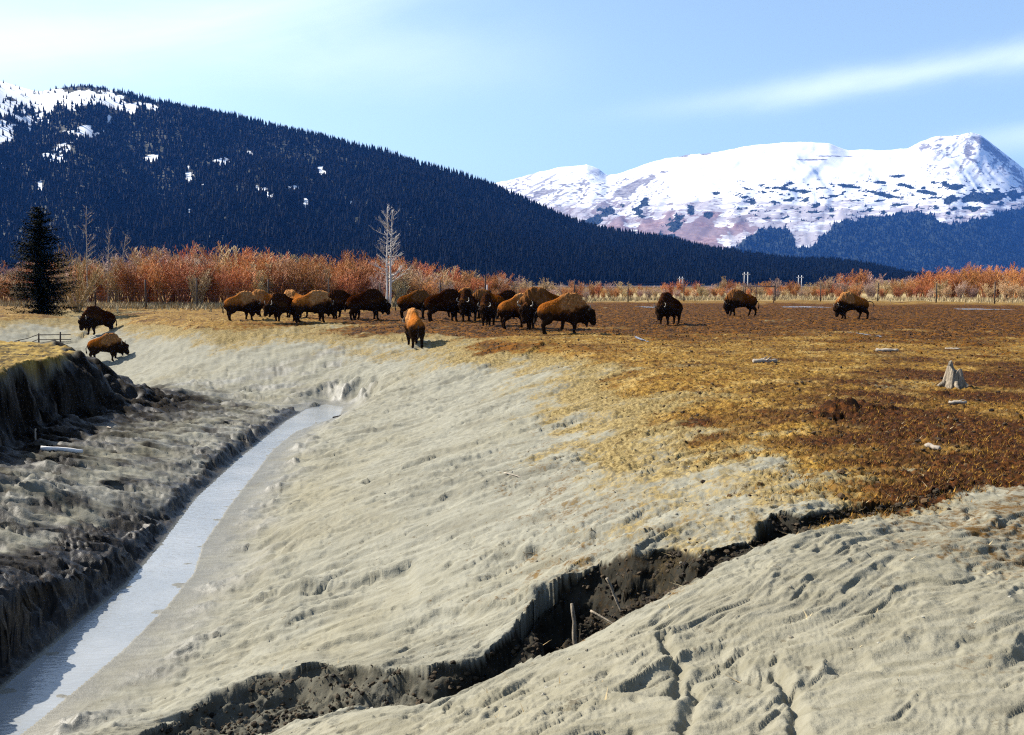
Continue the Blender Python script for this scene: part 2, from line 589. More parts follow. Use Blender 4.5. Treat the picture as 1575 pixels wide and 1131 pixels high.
    if kb.any():
        relief[kb] = relief[kb] * (1 - nearside[kb]) + nearside[kb] * mud_relief(x[kb], y[kb], 36, .55)
    relief = mud * relief
    # pocks and lumps left by hooves
    pk = fbm(x * 5.5, y * 4.2, 2)
    hoof = sst(.25, .55, fbm(x * .45 + 20, y * .45, 2) + .25 * tan)
    relief -= mud * hoof * .024 * sst(.34, .62, pk)
    lum = fbm(x * 7.5 + 11, y * 7.5, 3, .6)
    clod = np.clip(field + .75 * tan * (z > -2.0), 0, 1)
    big = sst(28, 55, r)
    relief += clod * (.050 * np.abs(lum) + .055 * np.abs(fbm(x * 3.1, y * 3.1, 3)) - .02)
    relief += clod * big * .10 * np.abs(fbm(x * 1.2, y * .8, 3))
    relief -= clod * (.030 + .035 * big)
    relief += plateau * (.03 * lum + .05 * fbm(x * 1.2, y * 1.2, 3))
    bank = (x < -5) & (z < -.3) & (x < -.12 * y - 3.0)
    relief += np.where(bank & (r < 45), .085 * fbm(x * .55 + .3 * y, y * 1.5, 4, .55) * (1 - plateau) + .04 * np.clip(1 - np.abs(fbm(x * .7, y * 2.6, 3)) - .6, 0, 1), 0)
    relief = np.where(near, relief, .12 * fbm(x * .3, y * .3, 3) * (r < 400))
    z = z + relief
    # creek trough
    dL, _, _ = seg_dist(x, y, cl_w)
    dR, _, _ = seg_dist(x, y, cr_w)
    left = dL < dR
    dc = np.minimum(dL, dR)
    rag = fbm(x * 1.3, y * 1.3, 4, .5)
    left = left & (y < 35)
    wl = .40 + .28 * rag
    tl = sst(0, 1, (dc - .22 * np.abs(rag)) / np.maximum(wl, .22))
    tl = np.clip(tl + .26 * fbm((x + y) * .8, tl * 1.8 + x * .3, 3, .40) * sst(0, .15, tl) * (1 - sst(.8, 1, tl)), 0, 1)
    tl = .12 * np.clip(dc / 1.0, 0, 1) + .88 * tl
    tr = sst(0, 1, dc / (1.9 + .8 * rag))
    zout = WATER + .015 * (1 - sst(1, 4, dc)) + np.maximum(z - WATER, .10) * np.where(left, np.clip(tl, 0, 1), .08 * np.clip(dc, 0, 1) + .92 * tr)
    # low rills of wet silt beside the water on the left
    zout = zout + np.where(left & (dc < 1.6), .05 * np.abs(fbm(x * 3.0, y * 9, 3)) * sst(0, .2, dc) * (1 - sst(.8, 1.6, dc)), 0)
    zin = WATER - .016 + .026 * fbm(x * 1.2 + y * .5, y * 2.6, 4) * (1 - sst(.3, 1.1, dc)) - .16 * sst(.1, 1.0, dc)
    z = np.where(ins, zin, np.where(dc < 6, zout, z))
    wet = np.where(ins, 1, 1 - sst(.05, np.where(left, 2.2, 1.7), dc + .7 * rag)) * (r < 60)
    bench = np.where(bank & (r < 45), (1 - plateau) * sst(-.35, .45, fbm(x * .5 + 3, y * 1.1, 4, .6)), 0)
    wet = np.maximum(wet, bench * .75)
    # gully
    dep = np.interp(pl, np.arange(len(lip_depth)), lip_depth)
    jag = .012 * n2(x * 5, y * 5) + .13 * n2(x * 1.6, y * 1.6)
    dls = np.where(incr, dl, -dl) + jag * np.clip(dep * 1.6, 0, 1)
    wallw = .22 + .30 * sst(-.2, .5, n2(x * 1.3, y * .6)) * np.clip(dep * 1.3, .3, 1)
    w1 = np.clip(dls / wallw, 0, 1)
    lump = .30 * fbm(x * 2.2, w1 * 2.4 + x * .4, 3, .42) * sst(0, .25, w1) * (1 - sst(.8, 1, w1))
    fall = np.clip(.10 * sst(0, .06, w1) + .75 * w1 ** .85 + lump, 0, 1) + .15 * sst(0, 1, dls / .7)
    fall = np.clip(fall, 0, 1)
    lipb = .06 * np.exp(-((dls + .05) / .10) ** 2) * np.clip(dep, 0, 1)
    rise = sst(-.02, .55, np.where(incr, dn, -1) + .4 * jag)
    brk = .62 + .38 * sst(-.5, .1, fbm(x * .9 + 7, y * .9, 2) + .9 * sst(3.6, 1.5, x))
    dep = dep * (.25 + .75 * brk)
    rough = .13 * fbm(x * 2.6, y * 2.6, 4, .5)
    z = np.where(incr | (dl < .25), z - dep * fall * rise + rough * rise * fall, z)
    gully = np.where(incr | (dl < .25), sst(.0, .12, fall) * sst(0, .25, rise), 0) * sst(0, .25, dep)  # gully wall: brown earth with its shade painted over it
    lbank = np.where(left & ~ins & (r < 60), sst(-.02, .06, dc) * (1 - sst(.8, 1.15, tl + .25 * rag)) * .95, 0)  # shaded side of the left creek bank, painted dark
    lbank = np.maximum(lbank, np.where(left & ~ins & (y < 20), sst(0, .1, dc) * (1 - sst(1.15, 1.7, dc + .5 * rag - .5 * sst(15, 11, y))) * sst(21, 17, y), 0))
    peat = np.maximum(np.maximum(gully * (.60 + .30 * sst(-1.2, -.1, x)), face), lbank)  # dark soil plus painted shade of gully, headland and creek bank
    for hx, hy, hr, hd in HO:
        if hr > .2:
            peat = np.maximum(peat, 1 - sst(hr * .7, hr * 1.25, np.hypot(x - hx, y - hy) + .10 * n2(x * 5 + 3, y * 5)))  # shade inside the larger holes put into the colour
    return dict(z=z, field=field, tan=tan, dark=dark, wet=wet, peat=peat, plateau=plateau, near=nearside, speck=speck, straw=straw, redd=redd)


def H(x, y):
    return float(fields(np.array([x]), np.array([y]))['z'][0])


# polar sheet: fine where the photograph looks, coarse elsewhere, out past the mountains
az_f = np.linspace(-36, 36, 850)
az_c = np.concatenate([np.linspace(-180, -37, 60)[:-1], az_f, np.linspace(37, 180, 60)[1:-1]])
rr = [1.2, 2.0, 2.8]
r_ = 3.3
while r_ < 100:
    rr.append(r_)
    r_ *= 1.0045 if r_ < 6.4 else 1.0020 if r_ < 9.8 else 1.0041 if r_ < 42 else 1.0075
while r_ < 11500:
    rr.append(r_)
    r_ *= 1.10
rr = np.array(rr)
AZ, RR = np.meshgrid(np.radians(az_c), rr, indexing='xy')
gx, gy = (RR * np.sin(AZ)), (RR * np.cos(AZ))
fd = fields(gx.ravel(), gy.ravel())
gz = fd['z'].reshape(gx.shape)
# lumpy, undercut gully walls and cut bank
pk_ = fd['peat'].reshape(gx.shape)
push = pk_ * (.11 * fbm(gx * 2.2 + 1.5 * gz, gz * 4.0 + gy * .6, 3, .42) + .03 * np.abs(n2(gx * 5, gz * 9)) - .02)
ctrd = np.hypot(gx, gy)
gx = gx - push * gx / ctrd * .4
gy = gy - push
nr, na = gx.shape
idx = np.arange(nr * na).reshape(nr, na)
a0, a1 = idx[:-1, :], idx[1:, :]
q = np.stack([a0, np.roll(a0, -1, 1), np.roll(a1, -1, 1), a1], -1).reshape(-1, 4)[:, ::-1]
V = np.stack([gx.ravel(), gy.ravel(), gz.ravel()], 1)
# centre fan as degenerate-free quads is not needed: close it with one extra vertex
ctr = len(V)
V = np.vstack([V, [[0, 0, .35]]])
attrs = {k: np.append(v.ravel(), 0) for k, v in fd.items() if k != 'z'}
ground_me = mesh_np('ground', V, q, True, attrs)

# ------------------------------------------------------------------ materials
def mat(name):
    m = bpy.data.materials.new(name)
    m.use_nodes = True
    t = NT(m.node_tree)
    b = m.node_tree.nodes['Principled BSDF']
    return m, t, b


def simple(name, col, rough=.8, noise_scale=None, var=.3, bump=0.0, spec=.3):
    m, t, b = mat(name)
    b.inputs['Roughness'].default_value = rough
    b.inputs['Specular IOR Level'].default_value = spec
    if noise_scale:
        tcn = t.add('ShaderNodeTexCoord')
        n = t.noise(tcn.outputs['Object'], noise_scale, 5)
        lo = tuple(c * (1 - var) for c in col)
        hi = tuple(min(1, c * (1 + var)) for c in col)
        c = t.mix(t.ramp(n, .3, .7), lo, hi)
        t.link(c, b.inputs['Base Color'])
        if bump:
            bp = t.add('ShaderNodeBump')
            bp.inputs['Strength'].default_value = bump
            bp.inputs['Distance'].default_value = .02
            t.link(n, bp.inputs['Height'])
            t.link(bp.outputs[0], b.inputs['Normal'])
    else:
        b.inputs['Base Color'].default_value = (*col, 1)
    return m


def attr(t, name, col=False):
    a = t.add('ShaderNodeAttribute')
    a.attribute_name = name
    return a.outputs['Color'] if col else a.outputs['Fac']


def ground_material():
    m, t, b = mat('ground_cover')
    geo = t.add('ShaderNodeNewGeometry')
    P = geo.outputs['Position']
    nb = t.noise(P, .35, 4)
    nm = t.noise(P, 2.5, 5, .65)
    nf = t.noise(P, 14, 4, .7)
    nff = t.noise(P, 55, 3, .7)
    n1m = t.noise(P, .9, 5, .7)
    npk = t.noise(P, 7, 5, .75)
    # stretched noise along the flow
    mp = t.add('ShaderNodeMapping')
    mp.inputs['Rotation'].default_value = (0, 0, R(-12))
    mp.inputs['Scale'].default_value = (1.0, 4.0, 1.0)
    t.link(P, mp.inputs[0])
    ns = t.noise(mp.outputs[0], 2.2, 5, .6)
    mudc = t.mix(t.ramp(ns, .3, .7), (.232, .224, .178), (.315, .307, .252))
    mudc = t.mix(t.math('MULTIPLY', t.ramp(nb, .45, .75), .5), mudc, (.245, .218, .140))
    mudc = t.mix(t.math('MULTIPLY', t.ramp(nf, .55, .75), .25), mudc, (.14, .11, .065))
    # golden stubble
    gold = t.mix(t.ramp(nf, .35, .65), (.14, .072, .022), (.44, .29, .095))
    gold = t.mix(t.math('MULTIPLY', t.ramp(nm, .45, .68), .75), gold, (.11, .045, .015))
    red = t.mix(t.ramp(nf, .40, .66), (.022, .010, .006), (.150, .060, .023))
    gold = t.mix(t.math('MULTIPLY', t.ramp(n1m, .50, .66), .7), gold, (.46, .34, .15))
    stub = t.mix(t.ramp(t.math('ADD', nb, t.math('SUBTRACT', t.math('MULTIPLY', attr(t, 'redd'), .30), .06)), .42, .64), gold, red)
    stub = t.mix(t.math('MULTIPLY', t.ramp(npk, .51, .60), .88), stub, (.022, .012, .007))
    darkc = t.mix(t.ramp(nf, .42, .72), (.016, .008, .004), (.105, .052, .021))
    darkc = t.mix(t.math('MULTIPLY', t.ramp(nm, .44, .62), .85), darkc, (.21, .092, .024))
    # where stubble meets mud: patchy
    tan = attr(t, 'tan')
    field = attr(t, 'field')
    patch = t.math('ADD', t.math('MULTIPLY', nm, .7), t.math('MULTIPLY', nf, .6))
    tmask = t.ramp(t.math('ADD', t.math('MULTIPLY', tan, .9), t.math('SUBTRACT', t.math('MULTIPLY', patch, 1.5), 1.42)), -.15, .35)
    fmask = t.ramp(t.math('ADD', t.math('MULTIPLY', field, 1.1), t.math('SUBTRACT', t.math('MULTIPLY', t.math('ADD', t.math('MULTIPLY', patch, .55), t.math('MULTIPLY', npk, .6)), 2.2), 2.10)), -.15, .25)
    dmask = t.ramp(t.math('ADD', attr(t, 'dark'), t.math('SUBTRACT', t.math('MULTIPLY', patch, 1.7), 1.55)), -.15, .35)
    mp2 = t.add('ShaderNodeMapping')
    mp2.inputs['Rotation'].default_value = (0, 0, R(-10))
    mp2.inputs['Scale'].default_value = (.35, 1.3, 1.0)
    t.link(P, mp2.inputs[0])
    nw = t.noise(mp2.outputs[0], 1.0, 6, .62)
    mudc = t.mix(t.math('MULTIPLY', attr(t, 'near'), .75), mudc, t.mix(t.ramp(ns, .3, .7), (.212, .196, .142), (.285, .267, .205)))
    mudc = t.mix(t.math('MULTIPLY', t.ramp(nw, .48, .66), .55), mudc, (.165, .155, .120))
    mudc = t.mix(t.math('MULTIPLY', t.ramp(npk, .60, .68), .65), mudc, (.110, .092, .062))
    spk = t.ramp(t.math('ADD', t.math('MULTIPLY', attr(t, 'speck'), .5), t.math('SUBTRACT', t.math('MULTIPLY', patch, 1.4), 1.25)), .0, .3)
    mudc = t.mix(spk, mudc, (.13, .078, .032))
    tanc = t.mix(t.ramp(nf, .35, .65), (.12, .085, .036), (.38, .30, .15))
    tanc = t.mix(t.math('MULTIPLY', t.ramp(npk, .56, .64), .8), tanc, (.05, .032, .017))
    c = t.mix(tmask, mudc, tanc)
    c = t.mix(fmask, c, stub)
    c = t.mix(dmask, c, darkc)
    platc = t.mix(t.ramp(nm, .35, .65), (.24, .155, .045), (.40, .29, .105))
    c = t.mix(t.math('MULTIPLY', attr(t, 'straw'), t.ramp(nm, .3, .5)), c, (.42, .33, .18))
    c = t.mix(attr(t, 'plateau'), c, platc)
    shadec = t.mix(t.ramp(nf, .48, .75), (.004, .003, .002), (.056, .039, .024))  # near-black soil tone that carries the painted shade
    c = t.mix(attr(t, 'peat'), c, shadec)
    wet = attr(t, 'wet')
    c = t.mix(t.math('MULTIPLY', t.math('MULTIPLY', wet, .50), t.math('SUBTRACT', 1.0, attr(t, 'peat'))), c, (.105, .103, .098))
    t.link(c, b.inputs['Base Color'])
    rg = t.math('SUBTRACT', .88, t.math('MULTIPLY', wet, .40))
    t.link(rg, b.inputs['Roughness'])
    t.link(t.math('ADD', .05, t.math('MULTIPLY', wet, .16)), b.inputs['Specular IOR Level'])
    bp = t.add('ShaderNodeBump')
    bp.inputs['Strength'].default_value = .55
    bp.inputs['Distance'].default_value = .03
    hsum = t.math('ADD', t.math('MULTIPLY', nf, .7), t.math('MULTIPLY', nff, .25))
    hsum = t.math('ADD', hsum, t.math('MULTIPLY', ns, .5))
    t.link(hsum, bp.inputs['Height'])
    t.link(bp.outputs[0], b.inputs['Normal'])
    return m


ground = link('ground', ground_me, ground_material())
tag(ground, kind='structure')


def water_material():
    m, t, b = mat('silty_water')
    geo = t.add('ShaderNodeNewGeometry')
    P = geo.outputs['Position']
    mp = t.add('ShaderNodeMapping')
    mp.inputs['Rotation'].default_value = (0, 0, R(25))
    mp.inputs['Scale'].default_value = (1.0, 3.0, 1.0)
    t.link(P, mp.inputs[0])
    n = t.noise(mp.outputs[0], 5.0, 3, .5)
    nb = t.noise(P, .5, 3)
    c = t.mix(t.ramp(nb, .4, .7), (.29, .305, .31), (.37, .38, .38))
    t.link(c, b.inputs['Base Color'])
    b.inputs['Roughness'].default_value = .08
    b.inputs['IOR'].default_value = 1.33
    b.inputs['Specular IOR Level'].default_value = .45
    bp = t.add('ShaderNodeBump')
    bp.inputs['Strength'].default_value = .30
    bp.inputs['Distance'].default_value = .03
    t.link(n, bp.inputs['Height'])
    t.link(bp.outputs[0], b.inputs['Normal'])
    return m


MW = water_material()
mb = MB()
nL = len(cl_w)
cr_rev = cr_w[::-1]
tl_ = np.linspace(0, 1, 40)
def along(P, n=40):
    d = np.concatenate([[0], np.cumsum(np.hypot(*np.diff(P, axis=0).T))])
    s = np.linspace(0, d[-1], n)
    return np.stack([np.interp(s, d, P[:, 0]), np.interp(s, d, P[:, 1])], 1)
La, Ra = along(cl_w), along(cr_rev)
rows = []
for i in range(40):
    a, b = La[i], Ra[i]
    e = (b - a) / (np.hypot(*(b - a)) + 1e-6)
    a2, b2 = a - e * .35, b + e * .35
    rows += [(a2[0], a2[1], WATER), (b2[0], b2[1], WATER)]
mb.poly(rows, [(2 * i, 2 * i + 1, 2 * i + 3, 2 * i + 2) for i in range(39)])
wobj = mb.build('creek_water', MW)
tag(wobj, kind='structure')

# ------------------------------------------------------------------ forested hill and snowy mountain
def u_of(px):
    return (px - CX) / F


def ridge(crest, u):
    cx = np.array([u_of(p[0]) for p in crest])
    cy = np.array([(440 - p[1]) / F for p in crest])
    return np.interp(u, cx, cy)


HILL = [(-900, 60), (-500, 40), (-250, 75), (-80, 100), (0, 128), (40, 140), (75, 150), (110, 144), (150, 141), (200, 150), (250, 166), (300, 176), (360, 186), (420, 199), (500, 219), (560, 236), (600, 243), (660, 262), (720, 281), (780, 302),
        (840, 328), (900, 351), (960, 365), (1020, 376), (1080, 388), (1150, 398), (1220, 406), (1280, 408), (1330, 416), (1400, 432), (1480, 440), (1600, 442)]
HY0 = lambda u: 1250 + 250 * sst(-.1, .5, u)
HY1 = lambda u: 2950 - 900 * sst(-.5, .35, u)


def hill_point(u, t):
    """t: 0 foot, 1 crest, up to 1.4 behind"""
    y0, y1 = HY0(u), HY1(u)
    y = y0 + (y1 - y0) * t
    rc = ridge(HILL, u)
    tt = np.clip(t, 0, 1)
    prof = 1 - (1 - tt) ** 1.25
    wave = .10 * fbm(u * 9, tt * 2.2, 3) * tt * (1 - tt) * 4
    rat = rc * np.clip(prof + wave, 0, 1.0)
    z = CAM_Z + rat * y
    z = np.where(t > 1, z - (t - 1) * 900 * rc / .2, z)
    return u * y, y, np.maximum(z, -1)


def px_of(x, y, z):
    return CX + F * x / y, 440 - F * (z - CAM_Z) / y


SNOW_HILL = [(30, 142, 45, 9, .1), (185, 168, 42, 8, .1), (60, 190, 46, 8, -.1), (240, 170, 16, 4, .2), (60, 158, 85, 17, .12), (140, 158, 75, 13, .10), (20, 208, 34, 18, -.2), (145, 211, 20, 10, -.1), (100, 246, 24, 15, -.35), (-20, 168, 60, 26, 0), (8, 240, 8, 8, 0), (14, 258, 9, 7, .2), (245, 246, 18, 6, 0),
             (345, 253, 16, 5, .2), (410, 298, 16, 6, .5), (298, 275, 5, 12, 0), (182, 188, 5, 8, 0), (475, 318, 6, 9, 0), (320, 290, 4, 5, 0), (500, 270, 8, 5, .3), (298, 330, 3, 7, 0), (330, 364, 4, 3, 0), (72, 292, 4, 10, 0), (455, 292, 8, 4, .3), (545, 318, 5, 8, .2), (390, 240, 4, 3, 0)]


def snow_mask_hill(px, py):
    m = np.zeros(px.shape, np.float32)
    n = fbm(px * .035, py * .06, 4, .6)
    for a, b, rx, ry, k in SNOW_HILL:
        dx, dy = px - a, py - b - k * (px - a)
        d = np.sqrt((dx / rx) ** 2 + (dy / ry) ** 2)
        m = np.maximum(m, 1 - sst(.75, 1.15, d + .75 * n + .25 * n2(px * .25, py * .3)))
    return m


us = np.linspace(-1.15, .62, 420)
ts = np.concatenate([np.linspace(0, 1, 110), np.array([1.1, 1.25, 1.4])])
UU, TT = np.meshgrid(us, ts)
hx, hy, hz = hill_point(UU.ravel(), TT.ravel())
hpx, hpy = px_of(hx, hy, hz)
hs = snow_mask_hill(hpx, hpy)
i_ = np.arange(UU.size).reshape(UU.shape)
q = np.stack([i_[:-1, :-1], i_[:-1, 1:], i_[1:, 1:], i_[1:, :-1]], -1).reshape(-1, 4)
m, t, b = mat('forest_floor')
geo = t.add('ShaderNodeNewGeometry')
n = t.noise(geo.outputs['Position'], .02, 5)
c = t.mix(t.ramp(n, .35, .65), (.020, .026, .016), (.045, .045, .03))
nsn = t.noise(geo.outputs['Position'], .06, 5, .7)
c = t.mix(t.ramp(t.math('ADD', attr(t, 'snow'), t.math('MULTIPLY', t.math('SUBTRACT', nsn, .5), .8)), .4, .6), c, (.82, .84, .86))
t.link(c, b.inputs['Base Color'])
b.inputs['Roughness'].default_value = .9
b.inputs['Specular IOR Level'].default_value = .1
hill = link('hill', mesh_np('hill', np.stack([hx, hy, hz], 1), q, True, {'snow': hs}), m)
tag(hill, kind='structure')

# snowy mountain
MTN = [(300, 330), (560, 310), (700, 296), (760, 285), (800, 277), (830, 268), (862, 261), (900, 257), (918, 263), (932, 273), (948, 271), (985, 258), (1020, 248), (1060, 242), (1085, 241), (1110, 236), (1150, 229), (1200, 224), (1240, 223), (1268, 227), (1290, 235),
       (1340, 236), (1385, 234), (1405, 222), (1425, 216), (1450, 215), (1478, 211), (1492, 212), (1510, 224), (1540, 246), (1575, 274), (1640, 300), (1720, 310), (1850, 280), (2000, 300), (2300, 330)]
MY0, MY1 = 5200.0, 8800.0


def mtn_point(u, t):
    y = MY0 + (MY1 - MY0) * t
    rs = sum(ridge(MTN, u + k_ * .012) for k_ in range(-4, 5)) / 9
    rc0 = ridge(MTN, u)
    rc = rs + (rc0 - rs) * sst(.62, 1.0, t) + .0009 * fbm(u * 60, u * 0 + 3.3, 3) * (t > .9)
    tt = np.clip(t, 0, 1)
    prof = .55 * tt ** .9 + .45 * (1 - (1 - tt) ** 1.8)
    # gullies and spurs running down the face
    g = fbm(u * 34 + 2.2 * tt + 1.5 * n2(u * 12, tt * 3), tt * 2.0, 5, .55)
    rid = 1 - np.abs(fbm(u * 22 - 3.0 * tt, tt * 1.5 + 5, 3))
    env = np.clip(tt * (1 - tt) * 4, 0, 1) ** .7
    rat = rc * np.clip(prof + env * (.016 * g + .018 * (rid - .7)), 0, 1.0)
    z = CAM_Z + rat * y
    z = np.where(t > 1, z - (t - 1) * 3500 * rc / .15, z)
    return u * y, y, np.maximum(z, -1)


FOR_M = [(500, 392), (900, 385), (1000, 384), (1040, 378), (1090, 384), (1128, 384), (1150, 360), (1180, 352), (1210, 350), (1222, 380), (1240, 383), (1262, 362), (1275, 344), (1290, 340), (1330, 334), (1400, 328), (1425, 330), (1440, 346), (1480, 342), (1530, 328), (1575, 318), (1650, 310), (2300, 320)]
PATCH_M = [(925, 331, 24, 9, -.55), (985, 322, 10, 10, -.4), (1035, 350, 14, 16, -.6), (1020, 368, 20, 8, -.2), (1058, 326, 6, 7, 0), (1085, 333, 6, 4, 0), (1515, 306, 70, 8, -.08), (1475, 322, 26, 4, 0), (1345, 300, 26, 3, .25), (1225, 296, 26, 3, .1), (1180, 292, 22, 2, 0), (1140, 306, 8, 2, 0),
           (1420, 300, 20, 3, .2), (1300, 290, 22, 2, .15), (1380, 288, 20, 3, .3), (1150, 313, 9, 2, 0), (1100, 300, 8, 2, 0), (1205, 310, 9, 2, 0), (1275, 304, 12, 2, .1), (1455, 290, 20, 4, .2), (1370, 275, 10, 2, 0), (1340, 284, 14, 2, 0), (1250, 318, 14, 2, 0)]


def forest_mask_m(px, py):
    n = fbm(px * .05, py * .08, 4, .6)
    low = np.interp(px, [p[0] for p in FOR_M], [p[1] for p in FOR_M])
    m = sst(-3, 5, py - low + 7 * n)
    for a, b_, rx, ry, k in PATCH_M:
        dx, dy = px - a, py - b_ - k * (px - a)
        d = np.sqrt((dx / rx) ** 2 + (dy / ry) ** 2)
        m = np.maximum(m, 1 - sst(.7, 1.1, d + .9 * n))
    belt = sst(268, 290, py) * sst(1080, 1160, px) * (1 - sst(335, 350, py))
    return np.maximum(m, belt * sst(.40, .56, fbm(px * .05, py * .20 + 4, 4, .6)))


us = np.linspace(-.40, 1.05, 560)
ts = np.concatenate([np.linspace(0, 1, 150), np.array([1.03, 1.1, 1.25])])
UU, TT = np.meshgrid(us, ts)
mx, my, mz = mtn_point(UU.ravel(), TT.ravel())
mpx, mpy = px_of(mx, my, mz)
fm = forest_mask_m(mpx, mpy)
brush = (1 - sst(.6, 1.1, np.sqrt(((mpx - 1040) / 120) ** 2 + ((mpy - 366) / 34) ** 2) + .5 * fbm(mpx * .03, mpy * .05, 4)))
# bare rock where the face is steep or the ridge is windblown
rk = fbm(mpx * .03 + mpy * .022, mpy * .10 - mpx * .03, 4, .6)
rockz = np.zeros(mpx.shape)
for a, b_, rx, ry, k in [(985, 282, 50, 6, -.42), (940, 312, 46, 9, -.55), (1055, 243, 40, 3, -.08), (1420, 226, 22, 6, -.4), (1525, 245, 46, 7, .85), (1500, 232, 24, 5, 1.0), (860, 290, 50, 4, -.1), (1560, 285, 20, 10, .8), (830, 300, 40, 6, -.3), (1240, 250, 30, 1.5, 0), (1150, 340, 40, 8, 0), (1480, 240, 12, 14, .5), (1270, 245, 40, 1.2, 0.02)]:
    dx, dy = mpx - a, mpy - b_ - k * (mpx - a)
    d = np.sqrt((dx / rx) ** 2 + (dy / ry) ** 2)
    rockz = np.maximum(rockz, (1 - sst(.5, 1.25, d)) * sst(-.35, .35, rk + .15))
# narrow ribs breaking through the snow
rib = 1 - np.abs(fbm(mpx * .045 + mpy * .055, mpy * .035 - mpx * .012, 4, .55))
ribz = sst(.86, .97, rib) * np.clip((1 - sst(1000, 1060, mpx)) * sst(262, 282, mpy) + sst(1385, 1420, mpx) * (1 - sst(262, 285, mpy)) + .5 * sst(300, 330, mpy), 0, 1)
rib2 = 1 - np.abs(fbm(mpx * .03 + mpy * .01, mpy * .22, 4, .55))
ribz = np.maximum(ribz, sst(.93, .99, rib2) * sst(255, 300, mpy) * .8)
rockz = np.maximum(rockz, ribz * .95)
i_ = np.arange(UU.size).reshape(UU.shape)
q = np.stack([i_[:-1, :-1], i_[:-1, 1:], i_[1:, 1:], i_[1:, :-1]], -1).reshape(-1, 4)
m, t, b = mat('snow_and_rock')
geo = t.add('ShaderNodeNewGeometry')
P = geo.outputs['Position']
n1_ = t.noise(P, .004, 6, .65)
n2_ = t.noise(P, .02, 5, .7)
mp = t.add('ShaderNodeMapping')
mp.inputs['Rotation'].default_value = (0, R(28), 0)
mp.inputs['Scale'].default_value = (.2, .2, 1)
t.link(P, mp.inputs[0])
n3_ = t.noise(mp.outputs[0], .018, 5, .7)
snowc = t.mix(t.ramp(n1_, .4, .7), (.80, .81, .83), (.72, .75, .80))
rockc = t.mix(t.ramp(n2_, .35, .65), (.12, .11, .12), (.30, .29, .30))
rm = t.ramp(t.math('ADD', attr(t, 'rock'), t.math('MULTIPLY', t.math('SUBTRACT', n2_, .5), 1.6)), .35, .6)
c = t.mix(rm, snowc, rockc)
sp_ = t.add('ShaderNodeSeparateXYZ')
t.link(P, sp_.inputs[0])
cb_ = t.add('ShaderNodeCombineXYZ')
t.link(t.math('MULTIPLY', t.math('ADD', sp_.outputs[0], t.math('MULTIPLY', sp_.outputs[2], -1.6)), .011), cb_.inputs[0])
t.link(t.math('MULTIPLY', t.math('ADD', sp_.outputs[2], t.math('MULTIPLY', sp_.outputs[0], .6)), .0022), cb_.inputs[1])
n4_ = t.noise(cb_.outputs[0], 1.0, 5, .7)
c = t.mix(t.math('MULTIPLY', t.math('MULTIPLY', t.ramp(n4_, .52, .60), attr(t, 'ribs')), .85), c, rockc)
brc = t.mix(t.ramp(n2_, .35, .7), (.17, .105, .10), (.36, .26, .25))
bm = t.ramp(t.math('ADD', attr(t, 'brush'), t.math('MULTIPLY', t.math('SUBTRACT', n3_, .5), 1.8)), .35, .6)
c = t.mix(bm, c, brc)
# twigs poking out of the snow lower down
c = t.mix(t.math('MULTIPLY', t.ramp(t.math('MULTIPLY', n3_, attr(t, 'low')), .36, .52), .7), c, (.20, .16, .17))
c = t.mix(t.ramp(attr(t, 'forest'), .35, .65), c, (.02, .028, .022))
t.link(c, b.inputs['Base Color'])
b.inputs['Roughness'].default_value = .9
b.inputs['Specular IOR Level'].default_value = .1
low = sst(265, 330, mpy)
ribs_ = np.maximum((1 - sst(960, 1040, mpx)) * sst(258, 275, mpy), sst(1395, 1440, mpx) * (1 - sst(265, 290, mpy)))
mtn = link('mountain', mesh_np('mountain', np.stack([mx, my, mz], 1), q, True, {'forest': fm, 'brush': brush, 'rock': rockz, 'low': low, 'ribs': ribs_}), m)
tag(mtn, kind='structure')


def conifers(px_, py_, pz_, hgt, tone, sides=5, tiers=2):
    """many low conifers as one array mesh"""
    n = len(px_)
    ang0 = rng.uniform(0, 6.28, n)
    Vs, Fs, Ts = [], [], []
    base = 0
    for k in range(tiers):
        z0 = hgt * (.06 + .36 * k)
        z1 = hgt * (.70 + .30 * k) if tiers > 1 else hgt
        rad = hgt * (.225 - .085 * k)
        V = np.zeros((n, sides + 1, 3), np.float32)
        for s in range(sides):
            a = ang0 + 2 * np.pi * s / sides + k
            rr_ = rad * rng.uniform(.65, 1.25, n)
            V[:, s, 0] = px_ + rr_ * np.cos(a)
            V[:, s, 1] = py_ + rr_ * np.sin(a)
            V[:, s, 2] = pz_ + z0 * rng.uniform(.6, 1.3, n) - .02 * hgt
        V[:, sides, 0] = px_ + hgt * .02 * rng.normal(size=n)
        V[:, sides, 1] = py_
        V[:, sides, 2] = pz_ + z1
        f = np.array([(s, (s + 1) % sides, sides) for s in range(sides)])
        Fk = base + (np.arange(n) * (sides + 1))[:, None, None] + f[None]
        Vs.append(V.reshape(-1, 3))
        Fs.append(Fk.reshape(-1, 3))
        Ts.append(np.repeat(tone, sides + 1))
        base += n * (sides + 1)
    return np.concatenate(Vs), np.concatenate(Fs), np.concatenate(Ts)


def needle_material(name, a, bcol):
    m, t, b = mat(name)
    c = t.mix(attr(t, 'tone'), a, bcol)
    t.link(c, b.inputs['Base Color'])
    b.inputs['Roughness'].default_value = .8
    b.inputs['Specular IOR Level'].default_value = .03
    return m


M_NEEDLE = needle_material('spruce_needles_far', (.0015, .003, .0045), (.009, .013, .014))
